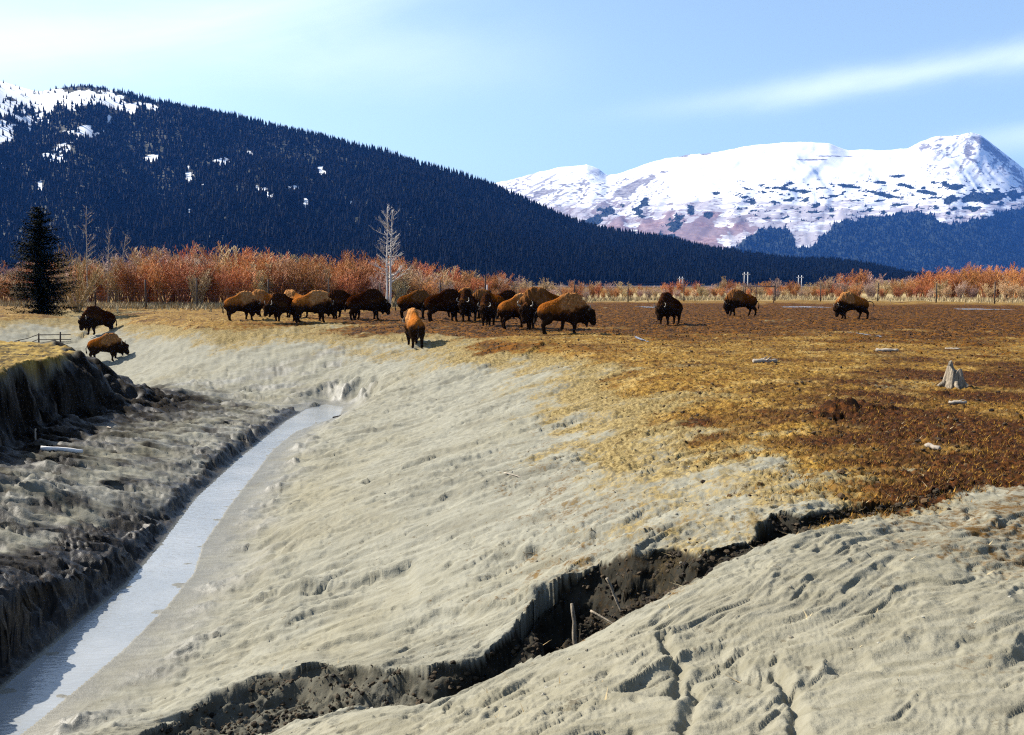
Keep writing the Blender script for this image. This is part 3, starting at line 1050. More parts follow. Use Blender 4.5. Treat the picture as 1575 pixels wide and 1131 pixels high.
# hill forest
NT_ = 60000
uu = rng.uniform(-.78, .50, NT_)
tt = rng.beta(1.0, 1.15, NT_)
keep = rng.uniform(0, 1, NT_) < np.interp(uu, [-.78, -.1, .2, .4, .5], [1.0, 1.0, .8, .65, .5])
uu, tt = uu[keep], tt[keep]
n_cr = 1500                                      # the skyline
uu = np.concatenate([uu, rng.uniform(-.64, .46, n_cr)])
tt = np.concatenate([tt, rng.uniform(.97, 1.0, n_cr)])
fx, fy, fz = hill_point(uu, tt)
ppx, ppy = px_of(fx, fy, fz)
sm = snow_mask_hill(ppx, ppy)
alpine = sst(190, 150, ppy) * sst(230, 120, ppx)
kp = (rng.uniform(0, 1, len(fx)) > sm * .93) & (rng.uniform(0, 1, len(fx)) > alpine * .25)
fx, fy, fz, ppx, ppy, alpine = (a[kp] for a in (fx, fy, fz, ppx, ppy, alpine))
hgt = rng.uniform(11, 23, len(fx)) * (1 - .45 * alpine) * (1 + .25 * fbm(fx * .004, fy * .004, 2))
tone = np.clip(rng.normal(.36, .26, len(fx)) + .4 * fbm(fx * .006, fy * .006, 3), 0, 1)
# the spruces that show largest: nearest ones whose tops stand clear of the brush
vis = (ppx > -20) & (ppx < 1400) & (ppy - hgt / fy * F < np.interp(ppx, [0, 600, 900, 1300, 1400], [385, 400, 418, 420, 420]) - 6)
order = np.argsort(np.where(vis, fy / hgt, 1e9))
big_i = order[:280]
rest = np.setdiff1d(np.arange(len(fx)), big_i)
Vf, Ff, Tf = conifers(fx[rest], fy[rest], fz[rest], hgt[rest], tone[rest], 4)
forest = link('forest', mesh_np('forest', Vf, Ff, False, {'tone': Tf}), M_NEEDLE)
tag(forest, kind='stuff')
protos = []
for k in range(5):
    mbk = MB()
    h_ = 1.0
    mbk.tube([(0, 0, -.03), (0, 0, .55), (0, 0, .98)], [.016, .011, .002], 4)
    trunk_me = mbk.mesh('trunk')
    V_, F_, T_ = [], [], []
    nb_ = 0
    for tier in range(6):
        zc = .08 + tier * .145
        rad = .22 * (1 - tier / 6.6)
        sides = 7
        vs = [(rad * random.uniform(.6, 1.25) * math.cos(6.283 * s / sides + tier), rad * random.uniform(.6, 1.25) * math.sin(6.283 * s / sides + tier), zc - random.uniform(0, .05)) for s in range(sides)] + [(0, 0, min(1, zc + .30))]
        V_ += vs
        F_ += [(nb_ + s, nb_ + (s + 1) % sides, nb_ + sides) for s in range(sides)]
        T_ += [random.uniform(.05, .75) for _ in range(sides)] + [.6]
        nb_ += sides + 1
    protos.append((trunk_me, mesh_np('crown', V_, np.array(F_), False, {'tone': np.array(T_)})))
M_BARK = simple('spruce_bark', (.05, .035, .025), .9)
for k, (a, c_) in enumerate(protos):
    a.materials.append(M_BARK)
    c_.materials.append(M_NEEDLE)
ppx_big = CX + F * fx / fy
HZ = [(-200, 'above the large dark spruce'), (120, 'above the slender grey tree'), (200, 'above the left stretch of brush'), (360, 'above the left end of the herd'), (480, 'left of the white tree'), (600, 'right of the white tree'), (700, 'above the middle of the herd'),
      (820, 'above the biggest bison'), (930, 'right of the biggest bison'), (1010, 'above the lone dark bison'), (1090, 'above the gate frame'), (1190, 'right of the gate frame'), (1280, 'at the right tip of the hill')]
for i in big_i:
    a, c_ = protos[i % 5]
    o = empty('spruce_tree', (fx[i], fy[i], fz[i]), random.uniform(0, 6.28))
    o.scale = (hgt[i],) * 3
    zn = [z for a_, z in HZ if a_ <= ppx_big[i]][-1]
    tag(o, 'dark spruce low on the forested hillside ' + zn, 'tree', 'spruces on the lower slope of the hill')
    link('trunk', a, None, o)
    link('crown', c_, None, o)

# forest on the mountain's foot
NM = 30000
uu = rng.uniform(-.05, .66, NM)
tt = rng.uniform(0, .75, NM) ** 1.15
fx, fy, fz = mtn_point(uu, tt)
ppx, ppy = px_of(fx, fy, fz)
kp = rng.uniform(0, 1, NM) < forest_mask_m(ppx, ppy) * 1.1 - .1
fx, fy, fz = fx[kp], fy[kp], fz[kp]
low_f = ppy[kp] > np.interp(ppx[kp], [p_[0] for p_ in FOR_M], [p_[1] for p_ in FOR_M]) - 2
hgt = np.where(low_f, rng.uniform(16, 30, len(fx)), rng.uniform(7, 18, len(fx)))
tone = np.clip(rng.normal(.45, .25, len(fx)), 0, 1)
Vf, Ff, Tf = conifers(fx, fy, fz, hgt, tone, 4, 1)
mforest = link('mountain_forest', mesh_np('mountain_forest', Vf, Ff, False, {'tone': Tf}), M_NEEDLE)
tag(mforest, kind='stuff')

# air
m = bpy.data.materials.new('air')
m.use_nodes = True
m.node_tree.nodes.clear()
out = m.node_tree.nodes.new('ShaderNodeOutputMaterial')
vol = m.node_tree.nodes.new('ShaderNodeVolumePrincipled')
vol.inputs['Color'].default_value = (.07, .28, 1.0, 1)
vol.inputs['Density'].default_value = HAZE
m.node_tree.links.new(vol.outputs[0], out.inputs['Volume'])
mb = MB()
mb.box((0, 0, 0), (26000, 26000, 1), 0)
me = mb.mesh('haze', False)
hzo = link('haze', me, m)
ztop = float(max(mz.max(), hz.max())) + 40
hzo.scale = (1, 1, ztop + 5)
hzo.location = (0, 0, (ztop - 5) / 2)
tag(hzo, kind='stuff')

# ------------------------------------------------------------------ brush, trees
def twig_material(name, dark, light, spec=.2):
    m, t, b = mat(name)
    oi = t.add('ShaderNodeObjectInfo')
    c = t.mix(attr(t, 'tone'), dark, light)
    hsv = t.add('ShaderNodeHueSaturation')
    t.link(c, hsv.inputs['Color'])
    t.link(t.math('ADD', .488, t.math('MULTIPLY', oi.outputs['Random'], .03)), hsv.inputs['Hue'])
    t.link(t.math('ADD', .75, t.math('MULTIPLY', t.math('FRACT', t.math('MULTIPLY', oi.outputs['Random'], 7.3)), .55)), hsv.inputs['Value'])
    t.link(hsv.outputs[0], b.inputs['Base Color'])
    b.inputs['Roughness'].default_value = .7
    b.inputs['Specular IOR Level'].default_value = spec
    return m


def shrub_mesh(name, seed, stems=16, height=1.0, spread=.45, twigs=26, thick=.012, bare=.25, fine=.0045):
    """upright bare shrub of unit height: stems from the base that split into twigs; tone 0 at the old wood, 1 at the tips"""
    rd = random.Random(seed)
    mbk = MB()
    tone = []
    def addtube(p, r, s, t0, t1):
        n0 = mbk.n
        mbk.tube(p, r, s, False)
        k = len(p)
        for i in range(k):
            tv = t0 + (t1 - t0) * i / (k - 1)
            tone.extend([tv] * s)
        assert mbk.n - n0 == k * s
    for s in range(stems):
        a = rd.uniform(0, 6.283)
        lean = rd.uniform(.05, spread)
        hh = height * rd.uniform(.55, 1.0) * (1 - .25 * lean)
        b0 = np.array((.07 * math.cos(a) * rd.random(), .07 * math.sin(a) * rd.random(), -.02))
        ps = [b0]
        for k in range(1, 5):
            f = k / 4
            rr_ = lean * hh * (f ** 1.2)
            ps.append(b0 + np.array((rr_ * math.cos(a) + rd.uniform(-.02, .02), rr_ * math.sin(a) + rd.uniform(-.02, .02), hh * f)))
        addtube(ps, [thick * (1 - .75 * k / 4) for k in range(5)], 3, rd.choice((.05, .2, .45, .7)), .6)
        for w in range(twigs):
            f = rd.uniform(bare, 1.0) ** .8
            j = min(3, int(f * 4))
            p = ps[j] + (ps[j + 1] - ps[j]) * (f * 4 - j)
            a2 = rd.uniform(0, 6.283)
            up = rd.uniform(.6, 2.0)
            L = height * rd.uniform(.10, .26) * (1.15 - .5 * f)
            dv = np.array((math.cos(a2), math.sin(a2), up))
            dv /= np.linalg.norm(dv)
            e = p + dv * L + np.array((0, 0, L * .2))
            mid = p + dv * L * .5
            tn = rd.uniform(.25, .55)
            addtube([p, mid, e], [fine * 1.3, fine, fine * .5], 3, tn, rd.uniform(.7, 1.0))
            for q_ in range(3):
                g = rd.uniform(.3, .9)
                p2 = p + (e - p) * g
                a3 = rd.uniform(0, 6.283)
                dv2 = dv + .8 * np.array((math.cos(a3), math.sin(a3), rd.uniform(.0, .7)))
                dv2 /= np.linalg.norm(dv2)
                addtube([p2, p2 + dv2 * L * rd.uniform(.3, .6)], [fine * .9, fine * .45], 3, .6, rd.uniform(.75, 1.0))
    me = mbk.mesh(name)
    at_ = me.attributes.new('tone', 'FLOAT', 'POINT')
    at_.data.foreach_set('value', np.array(tone, np.float32))
    return me


M_RED = twig_material('red_willow_twigs', (.10, .063, .05), (.82, .35, .16))
M_TAN = twig_material('tan_willow_twigs', (.18, .12, .075), (.85, .60, .35))
M_GREY = twig_material('grey_alder_twigs', (.14, .095, .075), (.74, .50, .40))
variants = {}
for nm_, mt_ in (('red', M_RED), ('tan', M_TAN), ('grey', M_GREY)):
    variants[nm_] = []
    for k in range(3):
        me = shrub_mesh('willow_shrub', 100 + k + 10 * len(variants), stems=20, twigs=12, thick=.0105, fine=.0048, bare=.35)
        me.materials.append(mt_)
        variants[nm_].append(me)
TOPS = [(-120, 405), (0, 405), (60, 400), (180, 388), (240, 380), (340, 382), (420, 385), (500, 388), (560, 392), (640, 400), (720, 413), (800, 420), (880, 426), (960, 428), (1040, 430), (1100, 430), (1180, 430), (1260, 428), (1300, 422), (1350, 418), (1400, 420), (1420, 418), (1480, 412), (1530, 408), (1575, 402), (1680, 398)]
ZONES = [(-200, 'left of the dark spruce'), (60, 'just right of the dark spruce'), (200, 'left of the herd'), (350, 'behind the left end of the herd'), (450, 'behind the golden tan bison'), (530, 'beside the white tree'), (640, 'behind the middle of the herd'),
         (740, 'behind the pair facing the camera'), (820, 'behind the biggest bison'), (920, 'right of the biggest bison'), (1000, 'behind the lone dark bison'), (1080, 'behind the gate frame'), (1200, 'right of the gate frame'), (1290, 'behind the rightmost bison'), (1380, 'right of the rightmost bison'), (1480, 'by the right edge')]
ROWS = ('front of the brush', 'second rank of brush', 'third rank of brush', 'back of the brush')
LBL = {'red': 'reddish bare willow', 'tan': 'straw-coloured bare willow', 'grey': 'brownish grey bare alder'}
count = 0
for row in range(4):
    px_ = -60 + 11 * row
    while px_ < 1640:
        y0 = np.interp(px_, [b_[0] for b_ in BASEY], [b_[1] for b_ in BASEY])
        y_ = y0 + row * 5.0 + random.uniform(-1.5, 1.5)
        x_ = (px_ - CX) / F * y_
        top = np.interp(px_, [b_[0] for b_ in TOPS], [b_[1] for b_ in TOPS]) + random.gauss(0, 5) + (16, 9, 4, -2)[row] + 7 * float(n2(np.array([x_ * .12]), np.array([row * 3.7]))[0])
        h_ = max(1.8, (440 - top - 5) / F * y_ + CAM_Z)
        wn = float(fbm(np.array([x_ * .05]), np.array([y_ * .05 + 3]), 3)[0])
        p_red = .62 + .6 * wn
        kind = 'red' if random.random() < p_red else ('tan' if random.random() < .55 else 'grey')
        if not (60 < px_ < 190 and row == 0):
            o = link('willow_shrub', random.choice(variants[kind]))
            o.location = (x_, y_, -.03)
            o.rotation_euler = (0, 0, random.uniform(0, 6.28))
            sc = h_
            o.scale = (sc * random.uniform(1.0, 1.35), sc * random.uniform(1.0, 1.35), sc)
            zn = [z for a_, z in ZONES if a_ <= px_][-1]
            tag(o, LBL[kind] + ' ' + zn + ', ' + ROWS[row], 'shrub', kind + ' shrubs in the brush band')
            count += 1
        px_ += random.uniform(20, 28) * (F / y_ / 12) ** .3
print('shrubs', count)
# pale dead grass along the edge of the brush
def blades(name, n, place, hgt_rng, wid, tone_rng, material, lean=.6, ntri=3):
    P = place(n)
    n = len(P)
    Vs = np.zeros((n, ntri, 3, 3), np.float32)
    for k in range(ntri):
        a = rng.uniform(0, 6.28, n)
        h = rng.uniform(*hgt_rng, n)
        l = rng.uniform(0, lean, n) * h
        w = wid * rng.uniform(.6, 1.4, n)
        bx = P[:, 0] + rng.normal(0, .6, n) * wid * 3
        by = P[:, 1] + rng.normal(0, .6, n) * wid * 3
        Vs[:, k, 0] = np.stack([bx - np.sin(a) * w, by + np.cos(a) * w, P[:, 2] - .02], 1)
        Vs[:, k, 1] = np.stack([bx + np.sin(a) * w, by - np.cos(a) * w, P[:, 2] - .02], 1)
        Vs[:, k, 2] = np.stack([bx + np.cos(a) * l, by + np.sin(a) * l, P[:, 2] + h], 1)
    T = np.repeat(np.clip(rng.uniform(*tone_rng, n), 0, 1), ntri * 3)
    F3 = np.arange(n * ntri * 3).reshape(-1, 3)
    o = link(name, mesh_np(name, Vs.reshape(-1, 3), F3, False, {'tone': T}), material)
    tag(o, kind='stuff')
    return o


def tone_material(name, a, bcol, rough=.8):
    m, t, b = mat(name)
    t.link(t.mix(attr(t, 'tone'), a, bcol), b.inputs['Base Color'])
    b.inputs['Roughness'].default_value = rough
    b.inputs['Specular IOR Level'].default_value = .2
    return m


M_STRAW = tone_material('dry_straw', (.30, .20, .09), (.68, .56, .34))
M_STUB = tone_material('orange_stubble', (.05, .020, .008), (.42, .235, .060))
M_DARKSTUB = tone_material('trampled_stubble', (.015, .010, .007), (.17, .095, .04))


def place_edge(n):
    px_ = rng.uniform(-40, 1620, n)
    y0 = np.interp(px_, [b_[0] for b_ in BASEY], [b_[1] for b_ in BASEY])
    y_ = y0 - rng.exponential(2.6, n) + 1.5
    return np.stack([(px_ - CX) / F * y_, y_, np.zeros(n)], 1)


blades('dry_grass', 12000, place_edge, (.2, .7), .035, (.2, 1), M_STRAW, .8)


def sampler(r0, r1, a0, a1, test):
    def f(n):
        r = np.exp(rng.uniform(math.log(r0), math.log(r1), n))
        a = np.radians(rng.uniform(a0, a1, n))
        x, y = r * np.sin(a), r * np.cos(a)
        fdv = fields(x, y)
        k = test(fdv, x, y, r)
        return np.stack([x[k], y[k], fdv['z'][k]], 1)
    return f


blades('stubble', 90000, sampler(8, 60, -28, 36, lambda f, x, y, r: (rng.uniform(0, 1, len(x)) < np.clip(f['field'] * 1.2 - .2, 0, 1) * (1 - f['dark'] * .75))), (.012, .05), .006, (0, 1), M_STUB, 2.6)
blades('trampled_stubble', 16000, sampler(30, 110, -32, 36, lambda f, x, y, r: rng.uniform(0, 1, len(x)) < f['dark'] * f['field']), (.02, .06), .035, (0, 1), M_DARKSTUB, 2.5)
blades('straw_litter', 2600, sampler(5, 45, -30, 36, lambda f, x, y, r: (rng.uniform(0, 1, len(x)) < .15 + .85 * f['tan']) & (f['wet'] < .2)), (.01, .03), .006, (.2, 1), M_STRAW, 7.0, 2)


def clods(name, n, place, smin, smax, mat_, tone_rng=(0, 1)):
    P = place(n)
    n = len(P)
    g_ = (1 + 5 ** .5) / 2
    oc = np.array([(-1, g_, 0), (1, g_, 0), (-1, -g_, 0), (1, -g_, 0), (0, -1, g_), (0, 1, g_), (0, -1, -g_), (0, 1, -g_), (g_, 0, -1), (g_, 0, 1), (-g_, 0, -1), (-g_, 0, 1)], np.float32) / 1.9
    fo = np.array([(0, 11, 5), (0, 5, 1), (0, 1, 7), (0, 7, 10), (0, 10, 11), (1, 5, 9), (5, 11, 4), (11, 10, 2), (10, 7, 6), (7, 1, 8), (3, 9, 4), (3, 4, 2), (3, 2, 6), (3, 6, 8), (3, 8, 9), (4, 9, 5), (2, 4, 11), (6, 2, 10), (8, 6, 7), (9, 8, 1)])
    s = np.exp(rng.uniform(math.log(smin), math.log(smax), n)).astype(np.float32)
    a = rng.uniform(0, 6.28, n)
    V = np.repeat(oc[None], n, 0) * rng.uniform(.6, 1.3, (n, 12, 3))
    x = V[..., 0] * np.cos(a)[:, None] - V[..., 1] * np.sin(a)[:, None]
    y = V[..., 0] * np.sin(a)[:, None] + V[..., 1] * np.cos(a)[:, None]
    V = np.stack([x, y, V[..., 2] * .7], -1) * s[:, None, None]
    V += P[:, None, :]
    V[..., 2] += (s * .15)[:, None]
    Fo = (np.arange(n) * 12)[:, None, None] + fo[None]
    o = link(name, mesh_np(name, V.reshape(-1, 3), Fo.reshape(-1, 3), False, {'tone': np.repeat(rng.uniform(*tone_rng, n), 12)}), mat_)
    tag(o, kind='stuff')


M_CLOD = tone_material('dark_clods', (.022, .015, .010), (.12, .075, .038), .9)
M_MUDCLOD = tone_material('mud_clods', (.20, .17, .12), (.42, .40, .33), .9)
M_CLOD2 = tone_material('gully_earth', (.008, .006, .004), (.075, .055, .034), .9)
clods('earth_clods', 9000, sampler(9, 90, -30, 36, lambda f, x, y, r: rng.uniform(0, 1, len(x)) < f['field'] * (.35 + .65 * f['dark'])), .015, .055, M_CLOD)
clods('mud_crumbs', 3500, sampler(5, 40, -34, 36, lambda f, x, y, r: (f['field'] < .5) & (f['wet'] < .3) & (rng.uniform(0, 1, len(x)) < .12 + f['tan'])), .005, .022, M_MUDCLOD)

# ------------------------------------------------------------------ bison
def seg_sdf(P, a, b, ra, rb, ys=1.0):
    """round cone with squashed width (ys < 1 makes it narrower in y)"""
    a = np.array(a, np.float32)
    b = np.array(b, np.float32)
    s = np.array((1, 1 / ys, 1), np.float32)
    q = (P - a) * s
    e = (b - a) * s
    t = np.clip((q @ e) / (e @ e + 1e-9), 0, 1)
    d = np.linalg.norm(q - t[..., None] * e, axis=-1)
    return (d - (ra + (rb - ra) * t)) * min(1, ys * 1.15)


def smin(a, b, k):
    h = np.clip(.5 + .5 * (b - a) / k, 0, 1)
    return b + (a - b) * h - k * h * (1 - h)


def surface_nets(val, org, step):
    nx, ny, nz = val.shape
    sg = val < 0
    c = np.zeros((nx - 1, ny - 1, nz - 1), np.int8)
    for dx in (0, 1):
        for dy in (0, 1):
            for dz in (0, 1):
                c += sg[dx:nx - 1 + dx, dy:ny - 1 + dy, dz:nz - 1 + dz]
    act = (c > 0) & (c < 8)
    ids = -np.ones(act.shape, np.int64)
    ids[act] = np.arange(act.sum())
    ii = np.argwhere(act)
    acc = np.zeros((len(ii), 3))
    cnt = np.zeros(len(ii))
    corners = [(x, y, z) for x in (0, 1) for y in (0, 1) for z in (0, 1)]
    for p in corners:
        for ax in range(3):
            if p[ax] == 0:
                qn = list(p)
                qn[ax] = 1
                va = val[ii[:, 0] + p[0], ii[:, 1] + p[1], ii[:, 2] + p[2]]
                vb = val[ii[:, 0] + qn[0], ii[:, 1] + qn[1], ii[:, 2] + qn[2]]
                m = (va < 0) != (vb < 0)
                t = np.where(m, va / (va - vb + 1e-12), 0)
                pt = np.tile(np.array(p, float), (len(ii), 1))
                pt[:, ax] += t
                acc[m] += pt[m]
                cnt[m] += 1
    V = org + (ii + acc / np.maximum(cnt, 1)[:, None]) * step
    Fs = []
    for ax in range(3):
        u, v = (ax + 1) % 3, (ax + 2) % 3
        sl = [slice(None)] * 3
        sl2 = [slice(None)] * 3
        sl[ax] = slice(0, -1)
        sl2[ax] = slice(1, None)
        cr = sg[tuple(sl)] != sg[tuple(sl2)]
        e = np.argwhere(cr)
        e = e[(e[:, u] > 0) & (e[:, v] > 0) & (e[:, u] < val.shape[u] - 1) & (e[:, v] < val.shape[v] - 1)]
        def cell(du, dv):
            k = e.copy()
            k[:, u] -= du
            k[:, v] -= dv
            return ids[k[:, 0], k[:, 1], k[:, 2]]
        qd = np.stack([cell(1, 1), cell(0, 1), cell(0, 0), cell(1, 0)], 1)
        flip = ~sg[e[:, 0], e[:, 1], e[:, 2]]
        qd[flip] = qd[flip][:, ::-1]
        Fs.append(qd)
    return V, np.concatenate(Fs)


def rot(p, c, yaw, pitch):
    """turn a point about c: pitch lowers what lies ahead, yaw swings it to the side"""
    x, y, z = (np.asarray(p, float) - c)
    cp_, sp_ = math.cos(pitch), math.sin(pitch)
    x, z = x * cp_ + z * sp_, -x * sp_ + z * cp_
    cy_, sy_ = math.cos(yaw), math.sin(yaw)
    x, y = x * cy_ - y * sy_, x * sy_ + y * cy_
    return np.array((x, y, z)) + c


def bison_meshes(name, pitch=0.0, yaw=0.0, stride=(0, 0, 0, 0), fat=1.0, beard=1.0, tail_up=False, seed=0):
    """body as one surface, with horns, eyes, ears, tail, built facing +x, hump height 1.78 m"""
    step = .034
    org = np.array((-1.75, -.95, -.06))
    dims = (108, 56, 62)
    g = np.stack(np.meshgrid(*[org[i] + step * np.arange(dims[i]) for i in range(3)], indexing='ij'), -1).astype(np.float32)
    prim = []
    A = lambda a, b, ra, rb, ys=1.0, k=.10: prim.append((a, b, ra, rb, ys, k))
    A((-.70, 0, 1.05), (.25, 0, 1.03), .40 * fat, .45 * fat, .80)
    A((-.93, 0, 1.10), (-.55, 0, 1.10), .32, .38, .82)
    A((-1.02, 0, 1.0), (-.90, 0, .92), .24, .30, .92)
    A((.40, 0, 1.50), (.12, 0, 1.50), .40, .36, .52, .14)
    A((.10, 0, 1.46), (-.75, 0, 1.24), .36, .22, .58, .14)
    A((.44, 0, 1.12), (.50, 0, 1.00), .49, .45, .70)
    A((.55, 0, .86), (.42, 0, .80), .27, .25, .72)
    nc = np.array((.56, 0, 1.25))
    r2 = lambda p: rot(p, nc, yaw, pitch)
    r1 = lambda p: rot(p, nc, yaw * .5, pitch * .6)
    A((.40, 0, 1.36), r1((.76, 0, 1.20)), .42, .36, .64, .12)
    A(r1((.70, 0, 1.05)), r2((1.12, 0, 1.02)), .36, .27, .78, .10)
    A(r2((1.10, 0, 1.10)), r2((1.22, 0, 1.06)), .262, .240, .95, .07)
    A(r2((1.20, 0, 1.02)), r2((1.44, 0, .68)), .225, .135, .92, .06)
    A(r2((1.43, 0, .69)), r2((1.46, 0, .64)), .12, .105, 1.05, .03)
    A(r2((1.10, 0, .82)), r2((1.16, 0, .56 - .10 * beard)), .15, .05, .7, .08)
    A(r2((.85, 0, .80)), r2((1.0, 0, .72)), .22, .15, .6, .10)
    legs = [(.46, .20, 0), (.46, -.20, 1), (-.90, .21, 2), (-.90, -.21, 3)]
    for lx, ly, i in legs:
        s = stride[i]
        sg_ = 1 if ly > 0 else -1
        if i < 2:
            A((lx, ly * .9, .90), (lx - .02 + s * .25, ly, .60), .24, .155, .8, .08)
            A((lx - .02 + s * .25, ly, .62), (lx + .02 + s * .65, ly * .95, .36), .15, .085, 1, .05)
            A((lx + .02 + s * .65, ly * .95, .36), (lx + s, ly * .95, .10), .074, .058, 1, .03)
            A((lx + s, ly * .95, .09), (lx + .05 + s, ly * .95, .035), .064, .070, 1, .02)
        else:
            A((lx, ly * .8, .95), (lx + .12 + s * .3, ly * 1.02, .70), .31, .23, .75, .09)
            A((lx + .12 + s * .3, ly * 1.02, .72), (lx - .07 + s * .75, ly, .45), .21, .105, .9, .06)
            A((lx - .07 + s * .75, ly, .45), (lx - .03 + s, ly, .11), .090, .060, 1, .03)
            A((lx - .03 + s, ly, .10), (lx + .03 + s, ly, .035), .064, .070, 1, .02)
    d = None
    for a, b_, ra, rb, ys, k in prim:
        v = seg_sdf(g, a, b_, ra, rb, ys)
        d = v if d is None else smin(d, v, k)
    V, Q = surface_nets(d, org, step)
    V = V.astype(np.float32)
    # normals from the field's gradient, shaggy relief
    gr = np.stack(np.gradient(d, step), -1)
    ix = np.clip(((V - org) / step).astype(int), 0, np.array(dims) - 1)
    n = gr[ix[:, 0], ix[:, 1], ix[:, 2]]
    n /= np.linalg.norm(n, axis=1, keepdims=True) + 1e-9
    x, y, z = V.T
    # coat regions; undo the head pose to know what belongs to the head
    hd = np.min([seg_sdf(V, r1((.80, 0, 1.0)), r2((1.12, 0, 1.02)), .36, .27, .8), seg_sdf(V, r2((1.15, 0, 1.05)), r2((1.46, 0, .64)), .22, .11)], 0)
    ext = np.min([seg_sdf(V, r2((1.10, 0, .82)), r2((1.16, 0, .46)), .15, .05), seg_sdf(V, r2((.85, 0, .8)), r2((1.0, 0, .72)), .22, .15, .6)], 0)
    head = np.maximum(1 - sst(.0, .14, hd), 1 - sst(.0, .08, ext))
    nz_ = fbm(x * 3 + seed, z * 3 + y * 2, 3) * .10
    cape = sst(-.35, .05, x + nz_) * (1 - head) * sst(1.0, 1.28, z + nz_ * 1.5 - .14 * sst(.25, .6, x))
    lower = 1 - sst(.92, 1.20, z + nz_ * 1.8 - .16 * sst(-.2, .5, x) + .06)  # dark underparts of the coat, carried up the flanks as painted shade
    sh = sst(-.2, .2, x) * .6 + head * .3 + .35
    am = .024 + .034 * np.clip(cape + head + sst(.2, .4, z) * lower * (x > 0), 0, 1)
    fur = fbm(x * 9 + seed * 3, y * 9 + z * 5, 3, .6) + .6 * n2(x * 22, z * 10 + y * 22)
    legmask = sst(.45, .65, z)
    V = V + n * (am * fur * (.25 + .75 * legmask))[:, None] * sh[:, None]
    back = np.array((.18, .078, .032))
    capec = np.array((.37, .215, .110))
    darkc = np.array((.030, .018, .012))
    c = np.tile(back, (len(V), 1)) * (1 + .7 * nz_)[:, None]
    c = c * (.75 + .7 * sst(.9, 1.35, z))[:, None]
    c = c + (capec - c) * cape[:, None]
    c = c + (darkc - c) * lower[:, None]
    c = c + (darkc * .9 - c) * head[:, None]
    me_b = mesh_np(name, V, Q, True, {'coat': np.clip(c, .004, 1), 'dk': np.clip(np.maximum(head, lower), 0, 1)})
    out = {'body': me_b}
    # horns, ears, eyes: left and right
    for sg_, suf in ((1, 'l'), (-1, 'r')):
        base = np.array((1.10, sg_ * .19, 1.22))
        hp = [base, base + (.02, sg_ * .10, .01), base + (.03, sg_ * .17, .09), base + (.02, sg_ * .17, .19), base + (-.01, sg_ * .12, .27)]
        mbk = MB()
        mbk.tube([r2(p) for p in hp], [.045, .040, .032, .021, .006], 8)
        out['horn' + suf] = mbk.mesh('horn')
        mbk = MB()
        eb = np.array((1.02, sg_ * .21, 1.10))
        mbk.tube([r2(eb), r2(eb + (-.02, sg_ * .07, -.02)), r2(eb + (-.04, sg_ * .15, -.05)), r2(eb + (-.05, sg_ * .19, -.08))], [.025, .045, .038, .008], 6)
        out['ear' + suf] = mbk.mesh('ear')
        mbk = MB()
        ec = np.array((1.27, sg_ * .165, 1.02))
        mbk.tube([r2(ec + (-.02, 0, 0)), r2(ec + (-.012, sg_ * .012, 0)), r2(ec + (.01, sg_ * .018, 0)), r2(ec + (.02, sg_ * .012, 0))], [.006, .020, .020, .006], 8)
        out['eye' + suf] = mbk.mesh('eye')
    mbk = MB()
    if tail_up:
        tp = [(-1.16, 0, 1.16), (-1.34, .01, 1.26), (-1.52, .02, 1.20), (-1.62, .03, 1.10), (-1.66, .03, .96), (-1.64, .03, .84)]
    else:
        tp = [(-1.16, 0, 1.16), (-1.30, .01, 1.02), (-1.39, .02, .85), (-1.38, .02, .70), (-1.37, .02, .58), (-1.35, .02, .46)]
    mbk.tube(tp, [.045, .035, .028, .030, .052, .012], 7)
    out['tail'] = mbk.mesh('tail')
    return out


m, t, b = mat('bison_coat')
oi = t.add('ShaderNodeObjectInfo')
tcn = t.add('ShaderNodeTexCoord')
mp = t.add('ShaderNodeMapping')
mp.inputs['Scale'].default_value = (1, 1, .4)
t.link(tcn.outputs['Object'], mp.inputs[0])
n = t.noise(mp.outputs[0], 14, 5, .65)
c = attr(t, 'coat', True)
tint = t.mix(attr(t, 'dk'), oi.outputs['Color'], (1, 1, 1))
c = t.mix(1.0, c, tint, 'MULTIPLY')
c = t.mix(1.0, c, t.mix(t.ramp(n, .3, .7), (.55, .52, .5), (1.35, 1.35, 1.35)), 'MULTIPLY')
t.link(c, b.inputs['Base Color'])
b.inputs['Roughness'].default_value = 1.0
b.inputs['Specular IOR Level'].default_value = .0
pass
bp = t.add('ShaderNodeBump')
bp.inputs['Strength'].default_value = .8
bp.inputs['Distance'].default_value = .03
t.link(n, bp.inputs['Height'])
t.link(bp.outputs[0], b.inputs['Normal'])
M_COAT = m
M_HORN = simple('horn', (.30, .27, .22), .45, 9, .5)
M_EYE = simple('bison_eye', (.010, .007, .005), .15, spec=.6)
M_HAIR = simple('dark_hair', (.022, .014, .010), .9, 20, .5)

POSES = {
    'stand': bison_meshes('body', .15, 0, (.02, -.05, .04, -.06), 1.0, 1, seed=1),
    'stand_b': bison_meshes('body', .30, .12, (-.08, .10, .10, -.10), 1.05, .6, seed=2),
    'graze': bison_meshes('body', .72, -.10, (.20, -.16, -.20, .18), 1.0, .8, seed=3),
    'walk_tail': bison_meshes('body', .55, .05, (.22, -.18, -.22, .20), .95, .6, True, seed=4),
    'look_left': bison_meshes('body', .30, .95, (.0, .06, .05, -.05), 1.0, 1, seed=5),
    'look_right': bison_meshes('body', .25, -.95, (.05, .0, -.05, .05), 1.0, 1, seed=6),
}
for ps in POSES.values():
    for k, me in ps.items():
        me.materials.append(M_COAT if k == 'body' else M_HORN if k[:4] == 'horn' else M_EYE if k[:3] == 'eye' else M_HAIR)

